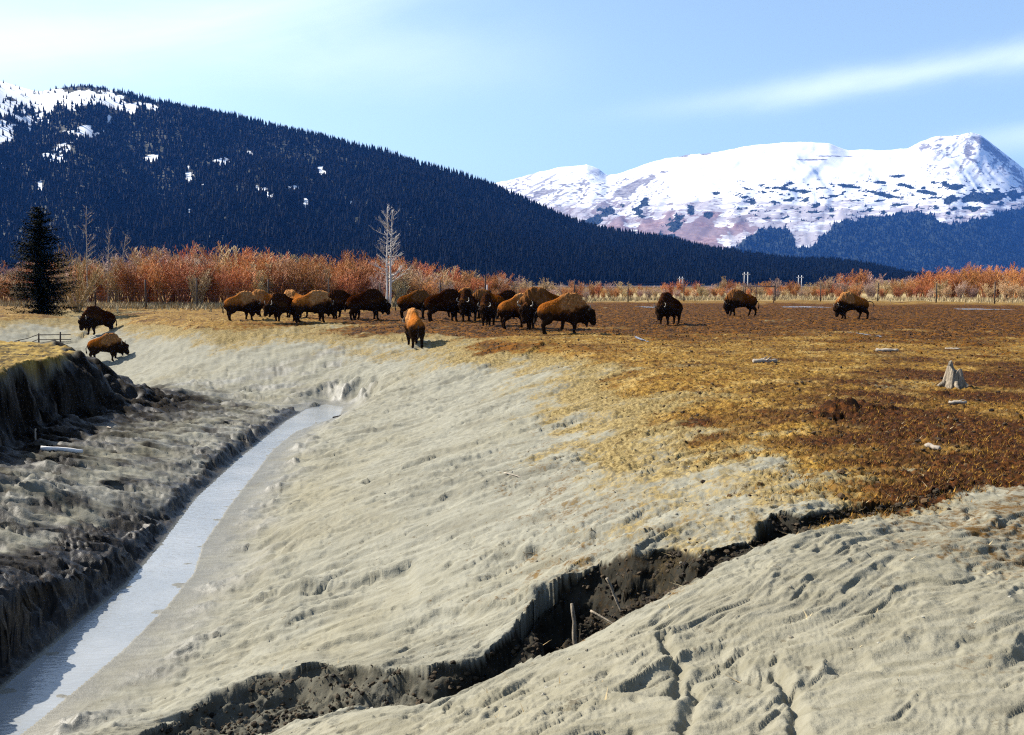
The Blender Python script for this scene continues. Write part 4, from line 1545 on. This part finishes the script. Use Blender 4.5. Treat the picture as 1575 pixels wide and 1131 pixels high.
TAN = (1.5, 1.35, 1.25)
GOLD = (1.15, 1.0, .9)
BROWN = (.55, .45, .40)
DARK = (.13, .10, .11)
# pose, pixel of the feet, depth (m), heading in degrees (0 = to the right, 90 = away, -90 = to the camera), size, tint, label
BISON = [
    ('stand_b', 373, 492, 57, 48, .98, TAN, 'pale tan bison at the left end of the herd, facing away to the right'),
    ('graze', 405, 487, 60, 172, .98, GOLD, 'tan-backed bison second from the left end of the herd, half hidden'),
    ('stand', 436, 495.5, 56, 232, .98, DARK, 'dark bison with a pale hump edge, in front of a tan one, facing left'),
    ('stand_b', 452, 487, 61, 150, .98, TAN, 'light tan bison whose back shows above the dark left-facing one'),
    ('stand_b', 482, 495, 56.5, 18, 1.06, TAN, 'golden tan bison walking right in the left half of the herd'),
    ('look_left', 503, 487.5, 62, 200, .95, TAN, 'bison mostly hidden behind the golden one, only its pale back showing'),
    ('stand_b', 527, 490, 60, 188, 1.04, DARK, 'dark bison with head lowered to the left, behind the golden tan one'),
    ('stand_b', 566, 492, 57, 12, 1.06, DARK, 'big dark bison facing right just in front of the bare white tree'),
    ('stand', 640, 488.5, 60, 10, 1.0, BROWN, 'brown bison with pale rump, right of the bare white tree'),
    ('stand_b', 686, 493.5, 57, 15, 1.10, DARK, 'large dark bison facing right, pale grass seen between its legs'),
    ('look_right', 712, 487, 62, 40, 1.08, GOLD, 'bison mostly hidden, tan back behind the two that face the camera'),
    ('stand', 720, 494, 56, -102, 1.06, DARK, 'dark bison facing the camera, left one of a pair, brown cheek'),
    ('stand', 750, 500.5, 51, -98, .98, DARK, 'dark bison facing the camera with upright horns, right one of a pair'),
    ('stand_b', 748, 489, 61, 170, 1.04, BROWN, 'brown bison mostly hidden behind the pair that faces the camera'),
    ('stand_b', 796, 504, 48.5, 35, .98, TAN, 'orange tan bison with its rump to the camera, head hidden by a dark face'),
    ('look_left', 834, 506, 46.5, 192, 1.16, BROWN, 'bison with a black horned face turned to the camera, behind the biggest one'),
    ('stand_b', 776, 489, 60, 10, 1.0, DARK, 'dark bison far behind the orange tan one, only its back showing'),
    ('stand', 868, 513.5, 40.8, 5, 1.0, GOLD, 'biggest bison nearest the right end of the herd, orange flank, facing right'),
    ('stand', 637, 534, 41, 106, .93, TAN, 'single tan bison on the slope below the herd, its rump to the camera'),
    ('stand_b', 151, 514, 58, 238, .98, DARK, 'nearly black bison standing on the left creek bank, facing the camera'),
    ('stand', 165, 556, 53.5, 4, .88, GOLD, 'orange brown bison on the grey creek bed at the left, facing right'),
    ('stand_b', 1028, 498.5, 51.5, 230, .98, DARK, 'dark bison alone on the field, head lowered to the left'),
    ('graze', 1137, 485, 66, 176, 1.02, BROWN, 'dark grazing bison with a pale rump on the field, farthest of the three'),
    ('walk_tail', 1308, 490.5, 60, 184, .96, GOLD, 'brown bison walking left with raised tail, rightmost on the field'),
]
for i, (pose, px_, py_, dep, hd_, size, tint, lab) in enumerate(BISON):
    # where the sight line through the feet meets the ground
    d_ = ray(px_, py_)
    ys_ = np.linspace(dep * .8, dep * 1.25, 160)
    gz_ = fields(d_[0] / d_[1] * ys_, ys_)['z']
    hit = np.where(gz_ > CAM_Z + d_[2] / d_[1] * ys_ - .02)[0]
    dhit = float(ys_[hit[0]]) if len(hit) else dep
    size *= (dhit / dep) ** .7
    dep = dhit
    x_, y_, zz = atd(px_, py_, dep)
    z_ = H(x_, y_)
    o = empty('bison', (x_, y_, z_ - .03), R(hd_))
    o.scale = (size,) * 3
    tag(o, lab, 'bison', 'bison of the herd')
    ps = POSES[pose]
    bo = link('body', ps['body'], None, o)
    bo.color = (*tint, 1)
    for k in ('hornl', 'hornr'):
        link('horn', ps[k], None, o)
    for k in ('earl', 'earr'):
        link('ear', ps[k], None, o)
    for k in ('eyel', 'eyer'):
        link('eye', ps[k], None, o)
    link('tail', ps['tail'], None, o)
    if abs(z_ - zz) > .3:
        print('bison', i, 'ground', round(z_, 2), 'expected', round(float(zz), 2))

# ------------------------------------------------------------------ trees near the fence
def limb(mbk, p0, dv, L, r0, seg=5, wob=.06, up=.0, sides=5):
    p = np.array(p0, float)
    dv = np.array(dv, float)
    dv /= np.linalg.norm(dv)
    pp, rr2 = [p.copy()], [r0]
    for s in range(seg):
        dv = dv + np.array((random.gauss(0, wob), random.gauss(0, wob), random.gauss(0, wob) + up))
        dv /= np.linalg.norm(dv)
        p = p + dv * L / seg
        pp.append(p.copy())
        rr2.append(r0 * (1 - .85 * (s + 1) / seg))
    mbk.tube(pp, rr2, sides)
    return pp, rr2


def at_ground(px, py, dep):
    x, y, z = atd(px, py, dep)
    return x, y, H(x, y)


m, t, b = mat('pale_birch_bark')
tcn = t.add('ShaderNodeTexCoord')
mp = t.add('ShaderNodeMapping')
mp.inputs['Scale'].default_value = (1, 1, .35)
t.link(tcn.outputs['Object'], mp.inputs[0])
n = t.noise(mp.outputs[0], 5, 4, .7)
t.link(t.mix(t.ramp(n, .56, .70), (.72, .66, .60), (.10, .08, .07)), b.inputs['Base Color'])
b.inputs['Roughness'].default_value = .7
M_BIRCH = m
M_GREYBARK = simple('grey_bark', (.42, .36, .31), .85, 6, .4)
M_TANBARK = simple('tan_willow_bark', (.52, .36, .18), .8, 6, .4)


def bare_tree(name, loc, height, label, cat, stems, n_br, material, r0, spread, z_first=.3, sub=5, up=.05, group=None):
    o = empty(name, loc)
    tag(o, label, cat, group)
    for (dx, dy, lean, hh) in stems:
        mbk = MB()
        H_ = height * hh
        pp, rr2 = limb(mbk, (dx, dy, -.1), (lean, 0, 1), H_, r0 * (.7 + .3 * hh), 10, .025, 0, 7)
        mbk.build('trunk', material, o)
        for k in range(n_br):
            f = z_first + (1 - z_first) * (k + random.random()) / n_br * .97
            j = min(9, int(f * 10))
            p = pp[j] + (pp[j + 1] - pp[j]) * (f * 10 - j)
            a = random.uniform(0, 6.283)
            L = spread * height * (1.05 - .8 * abs(f - .55)) * random.uniform(.55, 1.1) * (1.15 - .65 * f)
            dv = np.array((math.cos(a), math.sin(a), .25 + .5 * f))
            mb2 = MB()
            bp_, br_ = limb(mb2, p, dv, L, r0 * (.40 - .22 * f), 5, .10, up, 4)
            for q_ in range(sub):
                g = random.uniform(.25, .95)
                j2 = min(4, int(g * 5))
                p2 = bp_[j2] + (bp_[j2 + 1] - bp_[j2]) * (g * 5 - j2)
                d2 = dv + .9 * np.array((random.uniform(-1, 1), random.uniform(-1, 1), random.uniform(0, .9)))
                p3, _ = limb(mb2, p2, d2, L * random.uniform(.25, .5), r0 * .12, 3, .12, up, 3)
                limb(mb2, p3[1], d2 + np.array((random.uniform(-.8, .8), random.uniform(-.8, .8), .2)), L * random.uniform(.15, .3), r0 * .08, 2, .1, up, 3)
            mb2.build('branch', material, o)
    return o


bare_tree('birch_tree', at_ground(597, 467, 92), 10.4, 'tall bare white tree standing behind the herd in front of the brush', 'tree',
          [(-.12, 0, .004, 1.0), (.16, .05, .035, .97)], 30, M_BIRCH, .15, .25, .24, 5, .07)
bare_tree('alder_tree', at_ground(136, 470, 96), 10.8, 'slender bare grey tree rising above the tan bush beside the dark spruce', 'tree',
          [(0, 0, .01, 1.0), (1.9, .6, .05, .78), (2.9, .4, .10, .74)], 22, M_GREYBARK, .11, .17, .35, 7, .10)
# big tan willow, branching from the ground
wl_ = empty('willow_bush', at_ground(118, 474, 84))
tag(wl_, 'large straw-coloured bare willow with thick forking limbs beside the dark spruce', 'bush')
for k in range(20):
    a = k * 2.4 + random.uniform(-.4, .4)
    mbk = MB()
    ln = random.uniform(.25, 1.15)
    dv = np.array((math.cos(a) * ln, math.sin(a) * ln, 1.0))
    L = random.uniform(4.2, 6.2)
    pp, rr2 = limb(mbk, (random.uniform(-.3, .3), random.uniform(-.3, .3), -.1), dv, L, random.uniform(.05, .10), 7, .10, .05, 5)
    for q_ in range(15):
        g = random.uniform(.25, 1)
        j2 = min(6, int(g * 7))
        p2 = pp[j2] + (pp[j2 + 1] - pp[j2]) * (g * 7 - j2)
        d2 = dv + np.array((random.uniform(-1, 1), random.uniform(-1, 1), random.uniform(0, .9)))
        p3, _ = limb(mbk, p2, d2, random.uniform(.7, 1.5), .028, 4, .14, .07, 3)
        for w in range(3):
            limb(mbk, p3[random.randint(1, 3)], d2 + np.array((random.uniform(-1, 1), random.uniform(-1, 1), .3)), random.uniform(.3, .7), .014, 2, .1, .05, 3)
    mbk.build('limb', M_TANBARK, wl_)

# dark spruce by the left edge
m, t, b = mat('spruce_needles')
c = t.mix(attr(t, 'tone'), (.004, .006, .003), (.016, .020, .008))
t.link(c, b.inputs['Base Color'])
b.inputs['Specular IOR Level'].default_value = .03
b.inputs['Roughness'].default_value = .75
M_SPRUCE = m


def near_spruce(loc, height, label, width=.36):
    o = empty('spruce_tree', loc)
    tag(o, label, 'tree')
    mbk = MB()
    mbk.tube([(0, 0, -.1), (.02, 0, height * .4), (.0, .02, height * .75), (0, 0, height * .985)], [.17, .12, .06, .012], 8)
    mbk.build('trunk', M_BARK, o)
    Vc, Fc, Tc = [], [], []
    nb2 = 0
    k = 0
    zf = .12
    while zf < .985:
        nbr = int(17 - 8 * zf)
        for q_ in range(nbr):
            a = random.uniform(0, 6.283)
            L = height * width * (1 - zf) ** .62 * random.uniform(.55, 1.15) + .15
            if zf < .25:
                L *= random.uniform(.4, .9)
            droop = random.uniform(.05, .35) * (1 - zf)
            p0 = np.array((0, 0, height * zf))
            ns = max(5, int(L / .09))
            for s in range(ns):
                f = (s + .6) / ns
                p = p0 + np.array((math.cos(a) * L * f, math.sin(a) * L * f, -droop * L * f + .18 * L * f * f))
                for w in range(3):
                    sc = random.uniform(.10, .22) * (1.15 - .5 * f)
                    dv = np.array((math.cos(a) + random.gauss(0, .8), math.sin(a) + random.gauss(0, .8), random.gauss(-.25, .5)))
                    dv /= np.linalg.norm(dv)
                    si = np.cross(dv, (random.gauss(0, .4), random.gauss(0, .4), 1))
                    si /= np.linalg.norm(si) + 1e-9
                    pt = p + np.array((random.gauss(0, .05), random.gauss(0, .05), random.gauss(0, .06)))
                    Vc += [pt - si * sc * .35, pt + si * sc * .35, pt + dv * sc * 1.5]
                    Fc.append((nb2, nb2 + 1, nb2 + 2))
                    tn = random.random()
                    Tc += [tn * .5, tn * .5, tn]
                    nb2 += 3
        zf += .026
    link('crown', mesh_np('crown', np.array(Vc), np.array(Fc), False, {'tone': np.array(Tc)}), M_SPRUCE, o)
    return o


near_spruce(at_ground(66, 484, 74), 9.9, 'large dark spruce at the left edge beside the straw-coloured willow')

# ------------------------------------------------------------------ fence, gate, poles
M_POST = simple('weathered_post', (.075, .055, .045), .9, 8, .4)
M_WIRE = simple('wire', (.16, .15, .14), .5)
M_RUST = simple('rusty_gate_steel', (.12, .055, .035), .8, 8, .5)
M_WHITE = simple('pale_pole', (.75, .74, .72), .7, 6, .1)
fence = empty('game_fence', (0, 92, 0))
tag(fence, 'tall dark post and wire game fence along the foot of the brush', 'fence')
FP = [(60, 476, 88, 3.1), (147, 474, 86, 3.2), (225, 474, 88, 2.9), (303, 475, 88, 3.0), (413, 473, 90, 2.9), (506, 472, 92, 3.0), (585, 470, 94, 2.6), (677, 468, 97, 2.9), (747, 466, 100, 3.3), (818, 464, 108, 2.9), (883, 463, 112, 3.0), (966, 462, 118, 2.6), (1052, 461, 126, 3.1), (1143, 461, 128, 2.6), (1192, 461, 128, 2.6), (1262, 460, 128, 2.7), (1350, 460, 126, 2.6), (1440, 461, 118, 2.6), (1530, 462, 112, 2.7)]
tops = []
for px_, py_, dep, hh in FP:
    x_, y_, z_ = at_ground(px_, py_, dep)
    mbk = MB()
    lx = random.uniform(-.06, .06)
    mbk.tube([(x_, y_ - 92, z_ - .2), (x_ + lx * .5, y_ - 92, z_ + hh * .5), (x_ + lx, y_ - 92, z_ + hh)], [.085, .08, .07], 7)
    mbk.build('post', M_POST, fence)
    tops.append((x_, y_ - 92, z_, min(hh, 2.5)))
for lv in (.25, .5, .75, .98):
    mbk = MB()
    mbk.tube([(a[0], a[1] - .09, a[2] + a[3] * lv) for a in tops], [.003] * len(tops), 3)
    mbk.build('wire', M_WIRE, fence)

gx0, gy0, gz0 = at_ground(1146, 463, 112)
gx1, gy1, gz1 = at_ground(1190, 463, 112)
gate = empty('field_gate', ((gx0 + gx1) / 2, gy0, 0))
tag(gate, 'rusty overhead gate frame of posts and a crossbar at the far field edge', 'gate')
wg = gx1 - gx0
for dx in (-wg / 2, -wg / 2 + wg * .38, wg / 2):
    mbk = MB()
    mbk.tube([(dx, 0, -.2), (dx, 0, 1.2), (dx, 0, 2.3 + (.15 if dx < 0 else 0))], [.06, .06, .055], 6)
    mbk.build('post', M_RUST, gate)
mbk = MB()
mbk.tube([(-wg / 2 - .1, -.1, 2.12), (0, -.1, 2.09), (wg / 2 + .1, -.1, 2.12)], [.055, .055, .055], 6)
mbk.build('crossbar', M_RUST, gate)

for px_, pt, pw, dep, lab in [(1147, 419, 9, 300, 'white twin-leg power pole above the rusty gate frame'), (1230, 424, 8, 330, 'white twin-leg power pole right of the gate frame, beyond the brush'),
                              (1293, 425, 5, 380, 'smallest white twin-leg power pole, farthest right beyond the brush'), (1047, 426, 7, 340, 'low white twin-leg power pole left of the gate frame, beyond the brush')]:
    x_, y_, z_ = at_ground(px_, 450, dep)
    top = CAM_Z + (440 - pt) / F * dep
    po = empty('power_pole', (x_, y_, z_))
    tag(po, lab, 'pole', 'power poles beyond the brush')
    hw = pw / F * dep / 2 * .6
    for sx in (-1, 1):
        mbk = MB()
        mbk.tube([(sx * hw, 0, -.3), (sx * hw, 0, top * .5), (sx * hw, 0, top - z_)], [.17, .16, .14], 7)
        mbk.build('leg', M_WHITE, po)
    mbk = MB()
    mbk.box((0, -.3, top - z_ - .75), (pw / F * dep * 1.3, .22, .32))
    mbk.build('crossarm', M_WHITE, po, False)

# dark trough behind the herd
x_, y_, z_ = at_ground(743, 470, 80)
tr = empty('feed_trough', (x_, y_, z_))
tag(tr, 'dark raised trough with an upright post, seen over the middle of the herd', 'trough')
mbk = MB()
mbk.box((0, 0, 1.62), (1.5, .7, .42))
mbk.build('tub', M_POST, tr, False)
for dx in (-.6, .6):
    mbk = MB()
    mbk.tube([(dx, 0, -.1), (dx, 0, .7), (dx, 0, 1.42)], [.07, .07, .07], 6)
    mbk.build('leg', M_POST, tr)
mbk = MB()
mbk.tube([(.38, -.40, -.1), (.38, -.40, 1.2), (.38, -.40, 2.35)], [.05, .05, .045], 6)
mbk.build('post', M_WHITE, tr)

# broken rail fence in the far left dip
rf_x, rf_y, rf_z = at_ground(60, 516, 58)
rail = empty('rail_fence', (rf_x, rf_y, rf_z))
tag(rail, 'low broken wooden rail fence in the dip beyond the grassy headland', 'fence')
rp = []
for px_, py_ in ((28, 521), (59, 518), (92, 512)):
    d_ = ray(px_, py_)
    x_, y_, z_ = at_ground(px_, py_, 56 if px_ < 50 else 58)
    mbk = MB()
    mbk.tube([(x_ - rf_x, y_ - rf_y, z_ - rf_z - .2), (x_ - rf_x + .02, y_ - rf_y, z_ - rf_z + .4), (x_ - rf_x + .03, y_ - rf_y, z_ - rf_z + .75)], [.05, .05, .045], 6)
    mbk.build('post', M_POST, rail)
    rp.append(np.array((x_ - rf_x, y_ - rf_y - .09, z_ - rf_z)))
for lv, e in ((.66, 0), (.34, 0), (.12, .1)):
    mbk = MB()
    mbk.tube([rp[0] + (-.2, 0, lv), (rp[0] + rp[1]) / 2 + (0, 0, lv - .03), rp[1] + (0, 0, lv), rp[2] + (.6, .3, lv - .1 + e)], [.026] * 4, 5)
    mbk.build('rail', M_POST, rail)

# ------------------------------------------------------------------ stump and driftwood
m, t, b = mat('grey_driftwood')
tcn = t.add('ShaderNodeTexCoord')
mp = t.add('ShaderNodeMapping')
mp.inputs['Scale'].default_value = (1, 1, .15)
t.link(tcn.outputs['Object'], mp.inputs[0])
n = t.noise(mp.outputs[0], 26, 5, .7)
t.link(t.mix(t.ramp(n, .35, .65), (.13, .105, .075), (.36, .30, .22)), b.inputs['Base Color'])
b.inputs['Roughness'].default_value = .85
bp = t.add('ShaderNodeBump')
bp.inputs['Strength'].default_value = .9
bp.inputs['Distance'].default_value = .02
t.link(n, bp.inputs['Height'])
t.link(bp.outputs[0], b.inputs['Normal'])
M_DRIFT = m
M_PALEWOOD = simple('bleached_wood', (.36, .31, .25), .8, 9, .3, .4)


def stump(loc, height, label):
    o = empty('stump', loc)
    tag(o, label, 'stump')
    V, Fq = [], []
    na_, nz2 = 28, 16
    for k in range(nz2):
        f = k / (nz2 - 1)
        for a_ in range(na_):
            a = 2 * math.pi * a_ / na_
            flare = .25 + .07 * (1 - f) ** 2.2
            rib_ = 1 + .14 * math.sin(a * 5 + .8) * (1 - .4 * f) + .06 * math.sin(a * 11 + 2)
            top_h = height * (.72 + .30 * max(0, math.cos(a - 2.1)) - .16 * max(0, math.cos(a - .2)) + .09 * math.sin(a * 4))
            taper = 1 - .30 * f ** 2
            r = flare * rib_ * taper
            V.append((r * math.cos(a), r * math.sin(a), -.08 + (top_h + .08) * f))
    for k in range(nz2 - 1):
        for a_ in range(na_):
            a2 = (a_ + 1) % na_
            Fq.append((k * na_ + a_, k * na_ + a2, (k + 1) * na_ + a2, (k + 1) * na_ + a_))
    # hollow heart
    top0 = (nz2 - 1) * na_
    n0 = len(V)
    for a_ in range(na_):
        v = V[top0 + a_]
        V.append((v[0] * .72, v[1] * .72, v[2] - .01))
    for a_ in range(na_):
        v = V[top0 + a_]
        V.append((v[0] * .3, v[1] * .3, height * .5))
    V.append((0, 0, height * .48))
    c0 = len(V) - 1
    for a_ in range(na_):
        a2 = (a_ + 1) % na_
        Fq.append((top0 + a_, top0 + a2, n0 + a2, n0 + a_))
        Fq.append((n0 + a_, n0 + a2, n0 + na_ + a2, n0 + na_ + a_))
        Fq.append((n0 + na_ + a_, n0 + na_ + a2, c0))
    me = bpy.data.meshes.new('trunk')
    me.from_pydata(V, [], Fq)
    me.update()
    link('trunk', me, M_DRIFT, o)
    for a, L in ((2.9, .34), (.3, .42), (4.4, .36), (5.3, .30), (1.6, .3)):
        mbk = MB()
        mbk.tube([(.22 * math.cos(a), .22 * math.sin(a), .10), (.34 * math.cos(a), .34 * math.sin(a), .03), ((.3 + L * .6) * math.cos(a + .1), (.3 + L * .6) * math.sin(a + .1), -.05)], [.07, .055, .02], 6)
        mbk.build('root', M_DRIFT, o)
    o.scale = (.82, .82, .88)
    return o


stump(at_ground(1468, 596, 19.3), .58, 'jagged grey tree stump standing on the reddish stubble at the right')


def stick(name, a, b_, ra, rb, material, label, cat, knots=0, lift=.0, lay=True, flat=1.0):
    """a weathered piece of wood between two points of the picture, lying on the ground"""
    n = 8
    P_ = []
    for k in range(n):
        f = k / (n - 1)
        x = a[0] + (b_[0] - a[0]) * f
        y = a[1] + (b_[1] - a[1]) * f
        z = H(x, y) if lay else a[2] + (b_[2] - a[2]) * f
        P_.append(np.array((x, y, z)))
    if lay:
        zs = np.polyval(np.polyfit(np.linspace(0, 1, n), [p[2] for p in P_], 1), np.linspace(0, 1, n))
        lift2 = max(0, max(p[2] - z for p, z in zip(P_, zs))) * .5
        for p, z in zip(P_, zs):
            p[2] = z + lift2 + ra * .45 + lift
    o0 = P_[0].copy()
    mbk = MB()
    rads = [ra + (rb - ra) * k / (n - 1) for k in range(n)]
    rads = [r * random.uniform(.85, 1.15) for r in rads]
    mbk.tube([p - o0 + np.array((random.gauss(0, ra * .3), random.gauss(0, ra * .3), random.gauss(0, ra * .15))) for p in P_], rads, 7)
    for k in range(knots):
        j = random.randint(2, n - 2)
        p = P_[j] - o0
        mbk.tube([p, p + np.array((.6, random.uniform(-1, 1), .5)) * ra * 1.6, p + np.array((1.1, random.uniform(-1, 1), .8)) * ra * 2.4], [ra * .5, ra * .35, ra * .1], 4)
    o = mbk.build(name, material)
    o.location = o0
    tag(o, label, cat)
    return o


def gp(px, py, z=0):
    x, y = at(px, py, z)
    return (x, y, z)


stick('driftwood_log', gp(1162, 556), gp(1196, 556), .075, .06, M_PALEWOOD, 'weathered pale log lying in the golden stubble below the field bison', 'log', 2)
stick('driftwood_log', gp(1348, 541), gp(1381, 542), .06, .05, M_PALEWOOD, 'short white log on the orange stubble beyond the stump', 'log')
stick('driftwood_log', gp(1458, 620), gp(1486, 621), .035, .03, M_PALEWOOD, 'small pale log lying just in front of the stump', 'log', 1)
stick('driftwood_log', gp(1425, 687), gp(1446, 690), .038, .03, M_PALEWOOD, 'bleached chunk of wood on dark red stubble right of the burrow hole', 'log')
stick('driftwood_log', gp(1454, 537), gp(1476, 538), .04, .035, M_PALEWOOD, 'thin pale log behind the stump near the dark field', 'log')
stick('driftwood_plank', gp(62, 696, -1.9), gp(126, 692, -1.95), .065, .05, M_WHITE, 'bright white plank lying in the shadow below the headland bank', 'plank')
stick('twig', gp(776, 741, -1.2), gp(803, 745, -1.15), .012, .007, M_PALEWOOD, 'thin pale twig lying on the grey mud slope', 'twig')
stick('twig', gp(512, 631, -2.5), gp(530, 624, -2.4), .03, .015, M_POST, 'dark forked twig by the muddy end of the creek', 'twig', 1)
stick('twig', gp(165, 650, -1.9), gp(172, 654, -1.95), .03, .02, M_PALEWOOD, 'tiny white chip of wood in the shaded bank', 'twig')
# upright stake in the shaded bank
x_, y_, z_ = at_ground(52, 628, 23.3)
stick('stake', (x_, y_, z_ - .1), (x_ + .01, y_, z_ + .42), .028, .02, M_PALEWOOD, 'thin white stake standing in the dark headland bank', 'stake', 0, 0, False)
# roots and sticks in the gully
gx_, gy_ = at(890, 985, -1.25)
stick('dead_root', (gx_ - .02, gy_ - .0, H(gx_, gy_) - .05), (gx_ - .05, gy_ + .12, -.92), .026, .016, M_DRIFT, 'upright grey root standing in the dark gully', 'root', 0, 0, False)
gx_, gy_ = at(952, 957, -.9)
hz_ = H(gx_, gy_)
stick('dead_root', (gx_ - .24, gy_ + .25, hz_ + .12), (gx_ + .06, gy_ + .0, hz_ + .02), .012, .008, M_DRIFT, 'thin grey stick leaning across the gully edge', 'root', 0, 0, False)
stick('dead_root', (gx_ - .08, gy_ + .32, hz_ + .42), (gx_ + .05, gy_ + .22, hz_ + .10), .016, .010, M_DRIFT, 'short bent root hanging from the right part of the gully wall', 'root', 0, 0, False)
# crumbled earth lying in the gully and on its walls
def place_gully(n):
    x = rng.uniform(-4.5, 6, n)
    y = rng.uniform(6.8, 10.6, n)
    f = fields(x, y)
    k = rng.uniform(0, 1, n) < f['peat'] * (f['near'] >= 0)
    return np.stack([x[k], y[k], f['z'][k]], 1)


clods('gully_crumbs', 22000, place_gully, .008, .036, M_CLOD2)


# shallow meltwater lying on the field
for cx_, cy_, wx, wy, dp_ in [(1235, 471, 62, 1.3, 93), (1505, 474.5, 70, 1.2, 84), (1335, 512, 10, .9, 40), (985, 520, 7, .8, 36), (1000, 472.5, 40, .8, 92)]:
    x_, y_, _ = atd(cx_, cy_, dp_)
    mbk = MB()
    vs = []
    for k in range(40):
        a = 2 * math.pi * k / 40
        rn = 1 + .25 * math.sin(3 * a + cx_) + .15 * math.sin(7 * a + 1)
        vs.append((x_ + wx / F * dp_ * math.cos(a) * rn * .5, y_ + wy * 2.2 * math.sin(a) * rn, 0))
    zs = [H(v[0], v[1]) for v in vs[::8]]
    zl = float(np.mean(zs)) + .03
    mbk.poly([(v[0], v[1], zl) for v in vs], [tuple(range(40))])
    po = mbk.build('puddle', MW, None, False)
    tag(po, kind='structure')

# the tones above were balanced at a lower exposure: bring every base colour down by the same factor
ALBEDO, SNOW_ALBEDO = .66, .86
tot_tris = 0
for m in bpy.data.materials:
    if not m.use_nodes:
        continue
    for nd in list(m.node_tree.nodes):
        if nd.type != 'BSDF_PRINCIPLED':
            continue
        k = SNOW_ALBEDO if m.name in ('snow_and_rock', 'forest_floor') else ALBEDO
        so_ = nd.inputs['Base Color']
        t = NT(m.node_tree)
        hs_ = t.add('ShaderNodeHueSaturation')
        hs_.inputs['Value'].default_value = k
        hs_.inputs['Saturation'].default_value = 1.10
        if so_.is_linked:
            src = so_.links[0].from_socket
            t.link(src, hs_.inputs['Color'])
        else:
            hs_.inputs['Color'].default_value = so_.default_value
        t.link(hs_.outputs[0], so_)
seen = set()
for o in S.objects:
    if o.type == 'MESH' and o.data.name not in seen:
        seen.add(o.data.name)
        n_ = sum(len(p_.vertices) - 2 for p_ in o.data.polygons) if len(o.data.polygons) < 5000 else len(o.data.polygons) * (len(o.data.polygons[0].vertices) - 2)
        tot_tris += n_
        if n_ > 60000:
            print(o.name, n_)
print('triangles', tot_tris)
